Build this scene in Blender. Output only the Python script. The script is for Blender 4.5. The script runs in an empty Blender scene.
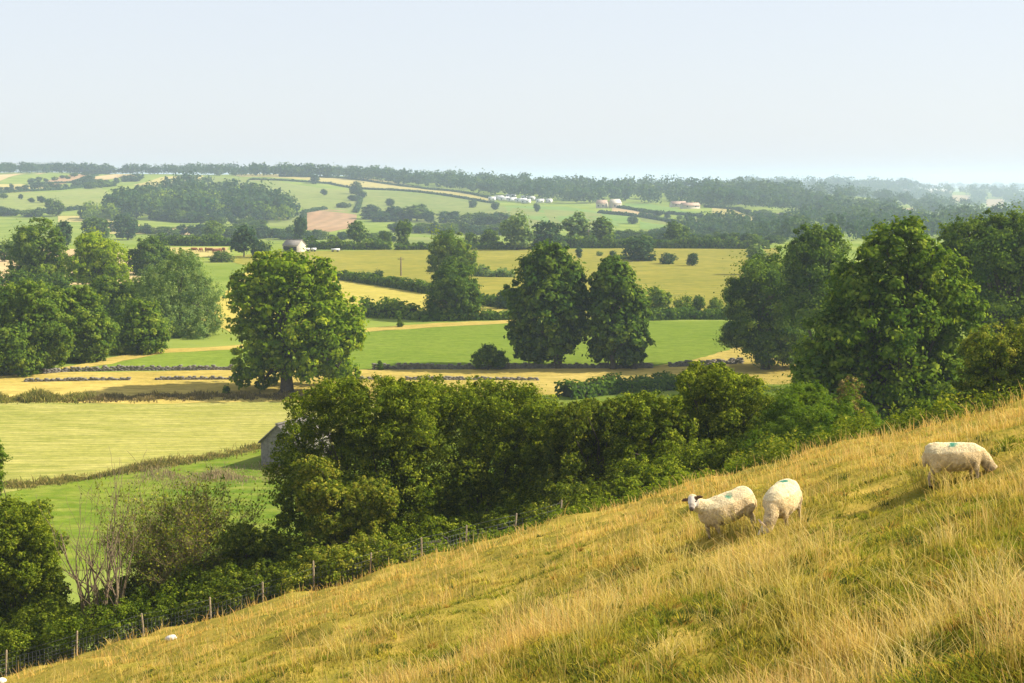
import bpy, bmesh, math, random
import numpy as np
from mathutils import Vector, Matrix

SEED = 7
rng = np.random.default_rng(SEED)
random.seed(SEED)
scene = bpy.context.scene
COL = scene.collection
R = math.radians

# ---------------------------------------------------------------- camera numbers
W, HH, F = 1024.0, 683.0, 1593.0
PITCH = math.atan((341.5 - 180.0) / F)
CP, SP = math.cos(PITCH), math.sin(PITCH)

def ray(px, py):
    u = (px - W / 2) / F
    v = (HH / 2 - py) / F
    return np.array([u, CP + v * SP, v * CP - SP])

# ---------------------------------------------------------------- terrain height (metres, the eye is at z = 0)
def smoothtable(pts, step, lo, hi, sigma):
    ys = np.arange(lo, hi + step, step)
    z = np.interp(ys, [p[0] for p in pts], [p[1] for p in pts])
    k = np.arange(-int(3 * sigma / step), int(3 * sigma / step) + 1) * step
    w = np.exp(-k * k / (2 * sigma * sigma)); w /= w.sum()
    zp = np.pad(z, len(k) // 2, mode='edge')
    return ys, np.convolve(zp, w, mode='valid')

NEAR_Y, NEAR_Z = smoothtable([(0, -27.5), (100, -26.8), (140, -25.4), (178, -24.0), (200, -23.8), (260, -23.2), (330, -22.8), (420, -22.7),
                              (520, -21.9), (560, -22.3), (620, -25.0), (800, -30.0), (1000, -30.0)], 2.0, 0, 1000, 11.0)
FAR_Y, FAR_Z = smoothtable([(0, -30), (2050, -30), (2600, -33), (4500, -40), (5600, -42), (6600, -33), (7200, -34), (9000, -70), (16000, -150)], 20.0, 0, 16000, 160.0)
FENCE_X = [-60, -18.5, 0, 6.5, 12.2, 14.1, 18, 30]
FENCE_Y = [62, 60, 57, 55, 50, 44, 38, 28]

_wv = np.random.default_rng(3)
WAVES = []
for wl, amp in ((420, 1.3), (260, .9), (150, .45)):
    for _ in range(5):
        a = _wv.uniform(0, 2 * math.pi)
        WAVES.append((math.cos(a) * 2 * math.pi / wl, math.sin(a) * 2 * math.pi / wl, _wv.uniform(0, 6.28), amp / 2.2))
BUMPS = []
for wl, amp in ((9, .07), (5, .05), (2.6, .045), (1.4, .03)):
    for _ in range(6):
        a = _wv.uniform(0, 2 * math.pi)
        BUMPS.append((math.cos(a) * 2 * math.pi / wl, math.sin(a) * 2 * math.pi / wl, _wv.uniform(0, 6.28), amp / 1.7))

def smoothstep(t):
    t = np.clip(t, 0, 1)
    return t * t * (3 - 2 * t)

def hill_mask(x, y):
    yf = np.interp(x, FENCE_X, FENCE_Y)
    return 1 - smoothstep((y - yf - 1) / 4.0)

def H(x, y):
    x = np.asarray(x, float); y = np.asarray(y, float)
    yf = np.interp(x, FENCE_X, FENCE_Y)
    xs = np.where(x > 0, 48 * np.tanh(x / 48), 90 * np.tanh(x / 90))
    past = y - yf - 1.5
    sp = np.where(past > 12, past, 2 * np.log1p(np.exp(np.clip(past, -60, 12) / 2)))
    hill = -2.0 + .30 * xs - .19 * np.maximum(y, -70) - .13 * sp
    hill = np.maximum(hill, -400)
    b = np.zeros(np.broadcast(x, y).shape)
    for kx, ky, p, a in BUMPS:
        b = b + a * np.sin(kx * x + ky * y + p)
    hill = hill + b * hill_mask(x, y)
    fl = np.interp(y, NEAR_Y, NEAR_Z)
    u = x / np.maximum(y, 200)
    ridge = np.interp(u, [-.6, -.4, -.16, 0, .08, .15, .3, .5], [40, 40, 37, 27.5, 23, 18.5, 12, 8])
    g = smoothstep((y - 880) / 1120.0) * (1 - smoothstep((y - 2050) / 900.0))
    far = np.interp(y, FAR_Y, FAR_Z) + ridge * g
    far = far - 22.0 * smoothstep((u - .15) / .16) * smoothstep((y - 800) / 900.0) * (1 - smoothstep((y - 5200) / 1400.0))
    far = far + 30.0 * smoothstep((u - .06) / .14) * np.exp(-((y - 3700) / 520.0) ** 2)
    t = smoothstep((y - 780) / 200.0)
    fl = fl * (1 - t) + far * t
    wv = np.zeros(np.broadcast(x, y).shape)
    for kx, ky, p, a in WAVES:
        wv = wv + a * np.sin(kx * x + ky * y + p)
    fl = fl + wv * (0.12 + .88 * smoothstep((y - 560) / 400.0)) * smoothstep((y - 90) / 60.0)
    k = 2.2
    d = np.clip((hill - fl) / k, -40, 40)
    return fl + k * np.log1p(np.exp(d))

def h1(x, y):
    return float(H(x, y))

def at(px, py, ymin=95.0, ymax=9000.0):
    """first ground point beyond ymin along the line of sight through a pixel"""
    d = ray(px, py); d = d / d[1]
    ys = np.geomspace(ymin, ymax, 2600)
    z = d[2] * ys
    g = H(d[0] * ys, ys)
    below = np.nonzero(z <= g)[0]
    if len(below) == 0:
        return Vector((d[0] * ymax, ymax, float(H(d[0] * ymax, ymax))))
    i = below[0]
    lo, hi = (ys[i - 1], ys[i]) if i > 0 else (ys[0], ys[0])
    for _ in range(30):
        m = (lo + hi) / 2
        if d[2] * m <= h1(d[0] * m, m): hi = m
        else: lo = m
    return Vector((d[0] * hi, hi, h1(d[0] * hi, hi)))

def on_hill(px, py):
    return at(px, py, 6.0, 90.0)

def pt(px, py, y):
    d = ray(px, py); d = d / d[1] * y
    return Vector(d)

# ---------------------------------------------------------------- small helpers
def tag(o, label=None, cat=None, group=None, kind=None):
    if label: o['label'] = label
    if cat: o['category'] = cat
    if group: o['group'] = group
    if kind: o['kind'] = kind
    return o

def link(name, me, parent=None, loc=(0, 0, 0)):
    o = bpy.data.objects.new(name, me)
    COL.objects.link(o)
    if parent is not None: o.parent = parent
    o.location = loc
    return o

def empty(name, loc):
    o = bpy.data.objects.new(name, None)
    COL.objects.link(o); o.location = loc
    o.empty_display_size = .5
    return o

def quads(name, V, Q, mats, attr=None, col=None, midx=None, smooth=False):
    """a mesh of quads from numpy arrays"""
    me = bpy.data.meshes.new(name)
    V = np.ascontiguousarray(V, np.float32); Q = np.ascontiguousarray(Q, np.int32)
    me.vertices.add(len(V)); me.vertices.foreach_set('co', V.ravel())
    me.loops.add(Q.size); me.loops.foreach_set('vertex_index', Q.ravel())
    me.polygons.add(len(Q)); me.polygons.foreach_set('loop_start', np.arange(0, Q.size, Q.shape[1], dtype=np.int32))
    if midx is not None: me.polygons.foreach_set('material_index', np.ascontiguousarray(midx, np.int32))
    if smooth: me.polygons.foreach_set('use_smooth', np.ones(len(Q), bool))
    if attr is not None:
        a = me.attributes.new('tint', 'FLOAT', 'POINT'); a.data.foreach_set('value', np.ascontiguousarray(attr, np.float32))
    if col is not None:
        a = me.attributes.new('shade', 'FLOAT_COLOR', 'POINT')
        c = np.ones((len(V), 4), np.float32); c[:, :3] = col
        a.data.foreach_set('color', c.ravel())
    for m in (mats if isinstance(mats, (list, tuple)) else [mats]): me.materials.append(m)
    me.update(calc_edges=True)
    return me

class Geo:
    """collects quads"""
    def __init__(s): s.V = []; s.Q = []; s.M = []; s.T = []; s.n = 0
    def add(s, V, Q, mi=0, t=.5):
        V = np.asarray(V, float); Q = np.asarray(Q, int)
        s.V.append(V); s.Q.append(Q + s.n); s.M.append(np.full(len(Q), mi)); s.n += len(V)
        s.T.append(np.broadcast_to(np.asarray(t, float), (len(V),)))
    def mesh(s, name, mats, smooth=False):
        return quads(name, np.concatenate(s.V), np.concatenate(s.Q), mats, attr=np.concatenate(s.T), midx=np.concatenate(s.M), smooth=smooth)

def tube(g, pts, radii, sides=7, mi=0, t=.5):
    pts = [Vector(p) for p in pts]
    V = []; Q = []
    for i, p in enumerate(pts):
        d = (pts[min(i + 1, len(pts) - 1)] - pts[max(i - 1, 0)])
        d = d.normalized() if d.length > 1e-9 else Vector((0, 0, 1))
        a = d.cross(Vector((.31, .95, .05)) if abs(d.z) > .8 else Vector((0, 0, 1))).normalized(); b = d.cross(a)
        for k in range(sides):
            th = 2 * math.pi * k / sides
            V.append(p + (a * math.cos(th) + b * math.sin(th)) * radii[i])
    for i in range(len(pts) - 1):
        for k in range(sides):
            k2 = (k + 1) % sides
            Q.append((i * sides + k, i * sides + k2, (i + 1) * sides + k2, (i + 1) * sides + k))
    n = len(V)
    V.append(pts[-1])
    for k in range(0, sides, 2):
        Q.append((n, (len(pts) - 1) * sides + k, (len(pts) - 1) * sides + (k + 1) % sides, (len(pts) - 1) * sides + (k + 2) % sides))
    g.add(np.array([tuple(v) for v in V]), np.array(Q), mi, t)

def box(g, lo, hi, mi=0, M=None, t=.5):
    (x0, y0, z0), (x1, y1, z1) = lo, hi
    V = np.array([(x0, y0, z0), (x1, y0, z0), (x1, y1, z0), (x0, y1, z0), (x0, y0, z1), (x1, y0, z1), (x1, y1, z1), (x0, y1, z1)], float)
    if M is not None: V = np.array([tuple(M @ Vector(v)) for v in V])
    g.add(V, [(3, 2, 1, 0), (4, 5, 6, 7), (0, 1, 5, 4), (1, 2, 6, 5), (2, 3, 7, 6), (3, 0, 4, 7)], mi, t)

# ---------------------------------------------------------------- materials
def nodes(name):
    m = bpy.data.materials.new(name); m.use_nodes = True
    nt = m.node_tree; nt.nodes.clear()
    out = nt.nodes.new('ShaderNodeOutputMaterial')
    return m, nt, out

def ramp(nt, stops):
    r = nt.nodes.new('ShaderNodeValToRGB')
    el = r.color_ramp.elements
    while len(el) < len(stops): el.new(.5)
    for e, (p, c) in zip(el, stops):
        e.position = p; e.color = (*c, 1)
    return r

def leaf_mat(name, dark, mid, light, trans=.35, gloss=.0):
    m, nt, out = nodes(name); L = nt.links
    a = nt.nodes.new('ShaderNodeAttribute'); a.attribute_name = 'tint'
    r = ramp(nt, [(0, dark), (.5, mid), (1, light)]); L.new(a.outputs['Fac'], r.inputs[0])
    d = nt.nodes.new('ShaderNodeBsdfDiffuse'); L.new(r.outputs[0], d.inputs[0])
    t = nt.nodes.new('ShaderNodeBsdfTranslucent')
    hs = nt.nodes.new('ShaderNodeMix'); hs.data_type = 'RGBA'; hs.blend_type = 'MULTIPLY'; hs.inputs['Factor'].default_value = 1
    L.new(r.outputs[0], hs.inputs['A']); hs.inputs['B'].default_value = (1.5, 1.5, .55, 1)
    L.new(hs.outputs['Result'], t.inputs[0])
    mx = nt.nodes.new('ShaderNodeMixShader'); mx.inputs[0].default_value = trans
    L.new(d.outputs[0], mx.inputs[1]); L.new(t.outputs[0], mx.inputs[2])
    if gloss <= 0:
        L.new(mx.outputs[0], out.inputs[0]); return m
    gl = nt.nodes.new('ShaderNodeBsdfGlossy'); gl.inputs['Roughness'].default_value = .45; gl.inputs[0].default_value = (.9, .95, 1, 1)
    mg = nt.nodes.new('ShaderNodeMixShader'); mg.inputs[0].default_value = gloss
    L.new(mx.outputs[0], mg.inputs[1]); L.new(gl.outputs[0], mg.inputs[2])
    L.new(mg.outputs[0], out.inputs[0])
    return m

def rough_mat(name, c1, c2, scale=8, rough=.95, bump=.3, detail=6, stretch=(1, 1, 1), stops=(.35, .68), dist=.05):
    m, nt, out = nodes(name); L = nt.links
    tc = nt.nodes.new('ShaderNodeTexCoord'); mp = nt.nodes.new('ShaderNodeMapping'); mp.inputs['Scale'].default_value = stretch
    L.new(tc.outputs['Object'], mp.inputs[0])
    n = nt.nodes.new('ShaderNodeTexNoise'); n.inputs['Scale'].default_value = scale; n.inputs['Detail'].default_value = detail; n.inputs['Roughness'].default_value = .65
    L.new(mp.outputs[0], n.inputs[0])
    r = ramp(nt, [(stops[0], c1), (stops[1], c2)]); L.new(n.outputs[0], r.inputs[0])
    b = nt.nodes.new('ShaderNodeBsdfPrincipled'); b.inputs['Roughness'].default_value = rough; b.inputs['Specular IOR Level'].default_value = .15
    L.new(r.outputs[0], b.inputs['Base Color'])
    bp = nt.nodes.new('ShaderNodeBump'); bp.inputs['Strength'].default_value = bump; bp.inputs['Distance'].default_value = dist
    L.new(n.outputs[0], bp.inputs['Height']); L.new(bp.outputs[0], b.inputs['Normal'])
    L.new(b.outputs[0], out.inputs[0])
    return m

def field_mat(name, c1, c2, c3, patch=.02, stripe=None, angle=0., fine=.9):
    """grassland: large patches, medium mottling, fine speckle, optional mowing or drill lines"""
    m, nt, out = nodes(name); L = nt.links
    tc = nt.nodes.new('ShaderNodeTexCoord')
    def noise(s, det=5, rot=0., st=(1, 1, 1)):
        mp = nt.nodes.new('ShaderNodeMapping'); mp.inputs['Scale'].default_value = st; mp.inputs['Rotation'].default_value = (0, 0, rot)
        L.new(tc.outputs['Object'], mp.inputs[0])
        n = nt.nodes.new('ShaderNodeTexNoise'); n.inputs['Scale'].default_value = s; n.inputs['Detail'].default_value = det; n.inputs['Roughness'].default_value = .62
        L.new(mp.outputs[0], n.inputs[0]); return n
    big = noise(patch, 6); med = noise(patch * 7, 6, angle if not stripe else angle - 1.4, (1, 6 if stripe else 2.5, 1)); fi = noise(fine, 4)
    r1 = ramp(nt, [(.36, c1), (.64, c2)]); L.new(big.outputs[0], r1.inputs[0])
    r2 = ramp(nt, [(.42, (0, 0, 0)), (.72, (1, 1, 1))]); L.new(med.outputs[0], r2.inputs[0])
    mx = nt.nodes.new('ShaderNodeMix'); mx.data_type = 'RGBA'
    L.new(r2.outputs[0], mx.inputs['Factor']); L.new(r1.outputs[0], mx.inputs['A']); mx.inputs['B'].default_value = (*c3, 1)
    last = mx.outputs['Result']
    if stripe:
        w = nt.nodes.new('ShaderNodeTexWave'); w.inputs['Scale'].default_value = stripe; w.inputs['Distortion'].default_value = 4; w.inputs['Detail'].default_value = 3; w.inputs['Detail Scale'].default_value = .6
        mp = nt.nodes.new('ShaderNodeMapping'); mp.inputs['Rotation'].default_value = (0, 0, angle)
        L.new(tc.outputs['Object'], mp.inputs[0]); L.new(mp.outputs[0], w.inputs[0])
        rs = ramp(nt, [(.15, (.72, .78, .72)), (.85, (1.14, 1.09, 1.06))]); L.new(w.outputs[0], rs.inputs[0])
        m2 = nt.nodes.new('ShaderNodeMix'); m2.data_type = 'RGBA'; m2.blend_type = 'MULTIPLY'; m2.inputs['Factor'].default_value = .35
        L.new(last, m2.inputs['A']); L.new(rs.outputs[0], m2.inputs['B']); last = m2.outputs['Result']
    rf = ramp(nt, [(.3, (.78, .8, .78)), (.7, (1.16, 1.14, 1.1))]); L.new(fi.outputs[0], rf.inputs[0])
    m3 = nt.nodes.new('ShaderNodeMix'); m3.data_type = 'RGBA'; m3.blend_type = 'MULTIPLY'; m3.inputs['Factor'].default_value = .8
    L.new(last, m3.inputs['A']); L.new(rf.outputs[0], m3.inputs['B'])
    d = nt.nodes.new('ShaderNodeBsdfDiffuse'); d.inputs['Roughness'].default_value = .8
    L.new(m3.outputs['Result'], d.inputs[0])
    bp = nt.nodes.new('ShaderNodeBump'); bp.inputs['Strength'].default_value = .5; bp.inputs['Distance'].default_value = .25
    L.new(fi.outputs[0], bp.inputs['Height']); L.new(bp.outputs[0], d.inputs['Normal'])
    L.new(d.outputs[0], out.inputs[0])
    return m

def shade_mat(name, trans=.25):
    m, nt, out = nodes(name); L = nt.links
    a = nt.nodes.new('ShaderNodeAttribute'); a.attribute_name = 'shade'
    d = nt.nodes.new('ShaderNodeBsdfDiffuse'); L.new(a.outputs['Color'], d.inputs[0])
    t = nt.nodes.new('ShaderNodeBsdfTranslucent'); L.new(a.outputs['Color'], t.inputs[0])
    mx = nt.nodes.new('ShaderNodeMixShader'); mx.inputs[0].default_value = trans
    L.new(d.outputs[0], mx.inputs[1]); L.new(t.outputs[0], mx.inputs[2]); L.new(mx.outputs[0], out.inputs[0])
    return m

BARK = rough_mat('bark', (.05, .04, .028), (.13, .105, .075), 9, .95, .6, stretch=(3, 3, .6))
PALE_BARK = rough_mat('pale_bark', (.10, .075, .045), (.24, .18, .105), 9, .95, .5, stretch=(3, 3, .6))
POSTWOOD = rough_mat('weathered_post_wood', (.20, .15, .09), (.42, .33, .21), 6, .9, .4, stretch=(6, 6, .7))
WIRE = rough_mat('dull_wire', (.05, .05, .05), (.12, .12, .12), 20, .6, .05)
STONE = rough_mat('grey_field_stone', (.09, .083, .07), (.24, .22, .185), 2.6, .95, .8, detail=9, dist=.1)
PALE_STONE = rough_mat('pale_stone', (.45, .42, .38), (.74, .71, .66), 5, .9, .4)
WALLSTONE = rough_mat('barn_wall_stone', (.13, .12, .10), (.27, .245, .205), 3.2, .95, .8, detail=8, dist=.08)
PALEWALL = rough_mat('pale_rendered_wall', (.42, .37, .29), (.56, .50, .41), 1.2, .9, .1)
SLATE = rough_mat('stone_slate_roof', (.15, .135, .12), (.30, .27, .235), 2.2, .85, .5, stretch=(1, 3, 3))
WHITE = rough_mat('white_paint', (.60, .60, .59), (.74, .74, .73), 1.0, .6, .05)
TANROOF = rough_mat('tan_tile_roof', (.32, .22, .16), (.42, .31, .23), 1.0, .8, .1)
NEAR_BLACK = rough_mat('near_black', (.012, .011, .01), (.03, .027, .024), 2, .9, .1)
HEDGE_CORE = rough_mat('dark_hedge_core', (.02, .03, .012), (.045, .055, .02), 1.5, 1, .3)  # opaque dark foliage core, added inside hedges to make them dense

L_ASH = leaf_mat('ash_leaves', (0.0503, 0.0995, 0.0095), (0.1126, 0.1741, 0.0165), (0.2547, 0.3056, 0.0335))
L_LONE = leaf_mat('lone_tree_leaves', (0.073, 0.1338, 0.0073), (0.1582, 0.2345, 0.0135), (0.3303, 0.3718, 0.0248), .42)
L_DARK = leaf_mat('sycamore_leaves', (0.0321, 0.0698, 0.0086), (0.0743, 0.1275, 0.0138), (0.1733, 0.2339, 0.0259), .3)
L_LIME = leaf_mat('yellow_green_leaves', (0.1189, 0.1923, 0.008), (0.2481, 0.3218, 0.0147), (0.4368, 0.4748, 0.0325), .42)
L_HAZEL = leaf_mat('hazel_leaves', (0.0485, 0.0815, 0.0064), (0.1354, 0.1836, 0.0132), (0.342, 0.3629, 0.0319), .38)
L_THORN = leaf_mat('hawthorn_leaves', (0.0474, 0.075, 0.0084), (0.1453, 0.1829, 0.0166), (0.3726, 0.3347, 0.0428), .35)
L_WILLOW = leaf_mat('willow_leaves', (0.0738, 0.1308, 0.0351), (0.1455, 0.2182, 0.0554), (0.2841, 0.3343, 0.0955), .3)
L_DRY = leaf_mat('drying_leaves', (0.101, 0.0758, 0.0304), (0.2094, 0.1663, 0.0554), (0.4018, 0.3091, 0.1237), .3)
L_FAR = leaf_mat('far_leaves', (0.0185, 0.0525, 0.018), (0.0425, 0.084, 0.027), (0.0893, 0.1313, 0.036), .3, .0)

# ---------------------------------------------------------------- foliage
def unit(n, g=None):
    v = (g or rng).normal(size=(n, 3)); return v / np.linalg.norm(v, axis=1)[:, None]

def leaf_cards(P, N, size, aspect=.62):
    """diamond-shaped leaves at P facing N"""
    n = len(P)
    ref = unit(n)
    a = np.cross(N, ref); a /= np.linalg.norm(a, axis=1)[:, None] + 1e-9
    b = np.cross(N, a)
    s = np.broadcast_to(np.asarray(size, float), (n,))[:, None]
    fold = N * s * .12
    V = np.stack([P - a * s, P + b * s * aspect + fold, P + a * s, P - b * s * aspect + fold], 1).reshape(-1, 3)
    return V, np.arange(4 * n).reshape(-1, 4)

def crown(lobes, leaf, total, seed=0, clump=.26, flat=.75, tint=(.45, .2, .16), droop=0., inner=.16, open_=0.):
    """lobes: (x,y,z,rx,ry,rz) -> leaf centres, normals, sizes, tints; leaves sit in clumps on each lobe"""
    g = np.random.default_rng(seed + 100)
    L = np.array(lobes, float)
    area = (L[:, 3] * L[:, 5] + L[:, 3] * L[:, 4] + L[:, 4] * L[:, 5])
    share = area / area.sum()
    Ps, Ns, Ts = [], [], []
    for i, l in enumerate(L):
        c, r = l[:3], l[3:]
        rm = r.mean()
        rc = clump * rm
        nc = max(8, int(5.0 / clump ** 2))
        d = unit(nc, g)
        cc = c + d * r * g.uniform(.62, 1.1, (nc, 1))
        keep = np.ones(nc, bool)
        for j, m in enumerate(L):
            if j != i:
                q = ((cc - m[:3]) / m[3:]); keep &= (q * q).sum(1) > .5
        if open_ > 0: keep &= g.uniform(size=nc) > open_
        cc, d = cc[keep], d[keep]
        if len(cc) == 0: continue
        nl = int(total * share[i] * (1 - inner))
        k = g.integers(0, len(cc), nl)
        crs = rc * np.exp(g.normal(-.1, .45, len(cc)))
        ct = g.normal(0, tint[1], len(cc))
        dd = unit(nl, g) + d[k] * .45 + np.array([0, 0, .25 - droop])
        dd /= np.linalg.norm(dd, axis=1)[:, None]
        off = dd * (crs[k] * np.abs(g.normal(.62, .34, nl)))[:, None] * np.array([1, 1, flat])
        off[:, 2] -= droop * g.uniform(0, 1, nl) * crs[k] * 1.6
        P = cc[k] + off
        nn = dd * 1.0 + d[k] * .35 + np.array([0, 0, .25]) + g.normal(size=(nl, 3)) * .38
        Ps.append(P); Ns.append(nn); Ts.append(tint[0] + ct[k] + g.normal(0, tint[2], nl))
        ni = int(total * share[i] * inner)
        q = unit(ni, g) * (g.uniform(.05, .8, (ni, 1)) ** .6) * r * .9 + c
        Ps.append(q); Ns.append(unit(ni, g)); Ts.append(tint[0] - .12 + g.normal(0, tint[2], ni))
    P = np.concatenate(Ps); N = np.concatenate(Ns); N /= np.linalg.norm(N, axis=1)[:, None] + 1e-9
    T = np.clip(np.concatenate(Ts), 0, 1)
    S = leaf * g.uniform(.65, 1.3, len(P))
    return P, N, S, T

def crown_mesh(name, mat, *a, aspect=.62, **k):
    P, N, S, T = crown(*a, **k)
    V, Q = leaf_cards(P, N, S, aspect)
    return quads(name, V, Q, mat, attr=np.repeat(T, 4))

def trunk_mesh(name, base_r, top, lobes, seed, mat=None, forks=9, stems=None, sink=.4):
    g = Geo(); rr = random.Random(seed)
    for (sx, sy) in (stems or [(0, 0)]):
        h = top
        pts = [Vector((sx + rr.uniform(-.06, .06) * h * t, sy + rr.uniform(-.04, .04) * h * t, -sink + (h + sink) * t)) for t in (0, .06, .2, .45, .7, 1)]
        tube(g, pts, [base_r * q for q in (1.5, 1.15, .95, .85, .72, .5)], 9)
        ordered = sorted(lobes, key=lambda l: (l[0] - sx) ** 2 + (l[1] - sy) ** 2)
        for l in (lobes if len(lobes) <= forks else rr.sample(list(lobes), forks)):
            st = pts[rr.choice((3, 4, 5))]
            en = Vector(l[:3]) + Vector((rr.uniform(-.4, .4) * l[3], rr.uniform(-.4, .4) * l[4], rr.uniform(0, .5) * l[5]))
            mid = st.lerp(en, .5) + Vector((rr.uniform(-.1, .1), rr.uniform(-.1, .1), .12)) * (en - st).length
            tube(g, [st, st.lerp(mid, .5), mid, mid.lerp(en, .6), en], [base_r * q for q in (.42, .36, .28, .18, .06)], 6)
            for _ in range(4):
                s2 = mid.lerp(en, rr.random())
                e2 = s2 + Vector((rr.gauss(0, 1), rr.gauss(0, 1), rr.gauss(.4, .8))).normalized() * l[3] * rr.uniform(.4, .9)
                tube(g, [s2, s2.lerp(e2, .5) + Vector((0, 0, .05 * l[3])), e2], [base_r * .16, base_r * .11, base_r * .03], 5)
    return g.mesh(name, mat or BARK, smooth=True)

def px_lobes(spec, y, base, seed, spread=.8):
    """lobe circles (px, py, radius px[, rz px[, depth]]) seen at distance y -> local lobes round the base"""
    rr = random.Random(seed); out = []
    xs = [s[0] for s in spec]; half = (max(xs) - min(xs)) / 2 * y / F
    for s in spec:
        p = pt(s[0], s[1], y)
        rx = s[2] * y / F; rz = (s[3] if len(s) > 3 and s[3] else s[2]) * y / F
        dy = s[4] if len(s) > 4 else rr.uniform(-.55, .55) * half * spread
        p = p * ((y + dy) / y)
        ry = (rx + rz) / 2
        out.append((p.x - base.x, p.y - base.y, p.z - base.z, rx, ry, rz))
    return out

def tree(name, label, cat, spec, y, base_px, mat, leaf, total, seed, trunk_r=.3, top=None, group=None, stems=None, trunk_mat=None, back=True, spread=.8, aspect=.62, forks=9, kinds=('trunk', 'crown'), **k):
    d = ray(base_px, 400); x = d[0] / d[1] * y
    base = Vector((x, y, h1(x, y)))
    lob = px_lobes(spec, y, base, seed, spread)
    if back:      # the far side of the crown, so that it is as deep as it is wide
        rr = random.Random(seed + 5)
        xs = [l[0] for l in lob]; w = (max(xs) - min(xs)) * .5
        for l in list(lob):
            if rr.random() < .6:
                lob.append((l[0] * .8, l[1] + rr.uniform(.4, .9) * max(w, l[4]), l[2] * .97, l[3] * .9, l[4] * .9, l[5] * .9))
    root = empty(name, base); tag(root, label, cat, group)
    zmin = min(l[2] - l[5] for l in lob); zmax = max(l[2] + l[5] for l in lob)
    tp = top if top is not None else max(zmin + .35 * (zmax - zmin), .3 * zmax)
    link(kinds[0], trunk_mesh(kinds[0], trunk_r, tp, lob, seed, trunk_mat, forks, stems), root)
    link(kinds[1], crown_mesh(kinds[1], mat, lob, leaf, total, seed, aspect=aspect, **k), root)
    return root

# ---------------------------------------------------------------- the ground
def build_ground():
    nu, ny = 420, 560
    yy = np.concatenate([np.linspace(-60, 4, 30), np.linspace(4.5, 75, 230), np.geomspace(75.5, 10500, 300)])
    tt = np.linspace(-1, 1, nu)
    uu = np.sign(tt) * (np.abs(tt) * .62 + .75 * np.abs(tt) ** 3)
    X = uu[None, :] * (np.abs(yy)[:, None] + 35); Y = np.repeat(yy[:, None], nu, 1)
    Z = H(X, Y)
    V = np.stack([X, Y, Z], -1).reshape(-1, 3)
    i = np.arange(len(yy) - 1)[:, None] * nu + np.arange(nu - 1)[None, :]
    Q = np.stack([i, i + 1, i + nu + 1, i + nu], -1).reshape(-1, 4)
    m, nt, out = nodes('ground_soil_and_turf'); L = nt.links
    a = nt.nodes.new('ShaderNodeAttribute'); a.attribute_name = 'tint'
    tc = nt.nodes.new('ShaderNodeTexCoord')
    def noise(s, det=6):
        n = nt.nodes.new('ShaderNodeTexNoise'); n.inputs['Scale'].default_value = s; n.inputs['Detail'].default_value = det; n.inputs['Roughness'].default_value = .65
        L.new(tc.outputs['Object'], n.inputs[0]); return n
    n1, n2, n3 = noise(.9), noise(.035), noise(7)
    hr = ramp(nt, [(.3, (.13, .125, .02)), (.5, (.27, .215, .035)), (.68, (.42, .29, .06))]); L.new(n1.outputs[0], hr.inputs[0])
    fr = ramp(nt, [(.38, (.13, .185, .028)), (.62, (.21, .25, .05))]); L.new(n2.outputs[0], fr.inputs[0])
    mx = nt.nodes.new('ShaderNodeMix'); mx.data_type = 'RGBA'
    L.new(a.outputs['Fac'], mx.inputs['Factor']); L.new(fr.outputs[0], mx.inputs['A']); L.new(hr.outputs[0], mx.inputs['B'])
    d = nt.nodes.new('ShaderNodeBsdfDiffuse'); L.new(mx.outputs['Result'], d.inputs[0])
    bp = nt.nodes.new('ShaderNodeBump'); bp.inputs['Strength'].default_value = .7; bp.inputs['Distance'].default_value = .08
    L.new(n3.outputs[0], bp.inputs['Height']); L.new(bp.outputs[0], d.inputs['Normal'])
    L.new(d.outputs[0], out.inputs[0])
    me = quads('ground', V, Q, m, attr=hill_mask(X, Y).ravel(), smooth=True)
    o = link('ground', me); tag(o, kind='structure')
build_ground()

# ---------------------------------------------------------------- fields
STRAW = field_mat('straw_grass', (.38, .285, .07), (.50, .385, .11), (.28, .23, .055), .05, fine=1.4)
HAY = field_mat('mown_hay', (.20, .215, .045), (.295, .285, .07), (.38, .345, .11), .025, stripe=.3, angle=1.45, fine=1.2)
GREEN = field_mat('fresh_green_grass', (.125, .19, .022), (.16, .22, .03), (.20, .25, .04), .03, stripe=.3, angle=1.3, fine=1.0)
LOWGREEN = field_mat('lush_pasture', (.08, .145, .012), (.145, .195, .02), (.22, .235, .045), .045, fine=1.0)
PALEHAY = field_mat('pale_hay', (.40, .335, .075), (.48, .38, .10), (.34, .31, .06), .03, stripe=.22, angle=1.2, fine=.5)
PASTURE = field_mat('dry_pasture', (.225, .21, .036), (.305, .265, .05), (.165, .18, .033), .02, fine=.4)
FGREEN = field_mat('far_green', (.15, .20, .05), (.21, .245, .065), (.24, .24, .08), .008, fine=.15)
FBRIGHT = field_mat('far_bright_green', (.13, .23, .05), (.17, .26, .06), (.2, .26, .07), .008, fine=.15)
FYELLOW = field_mat('far_yellow', (.36, .31, .11), (.42, .35, .13), (.32, .29, .10), .008, fine=.15)
FTAN = field_mat('far_tan', (.42, .31, .16), (.48, .36, .2), (.36, .28, .13), .01, fine=.15)
FPLOUGH = field_mat('far_ploughed', (.33, .20, .12), (.38, .25, .15), (.29, .2, .1), .012, stripe=.03, fine=.15)

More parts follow.
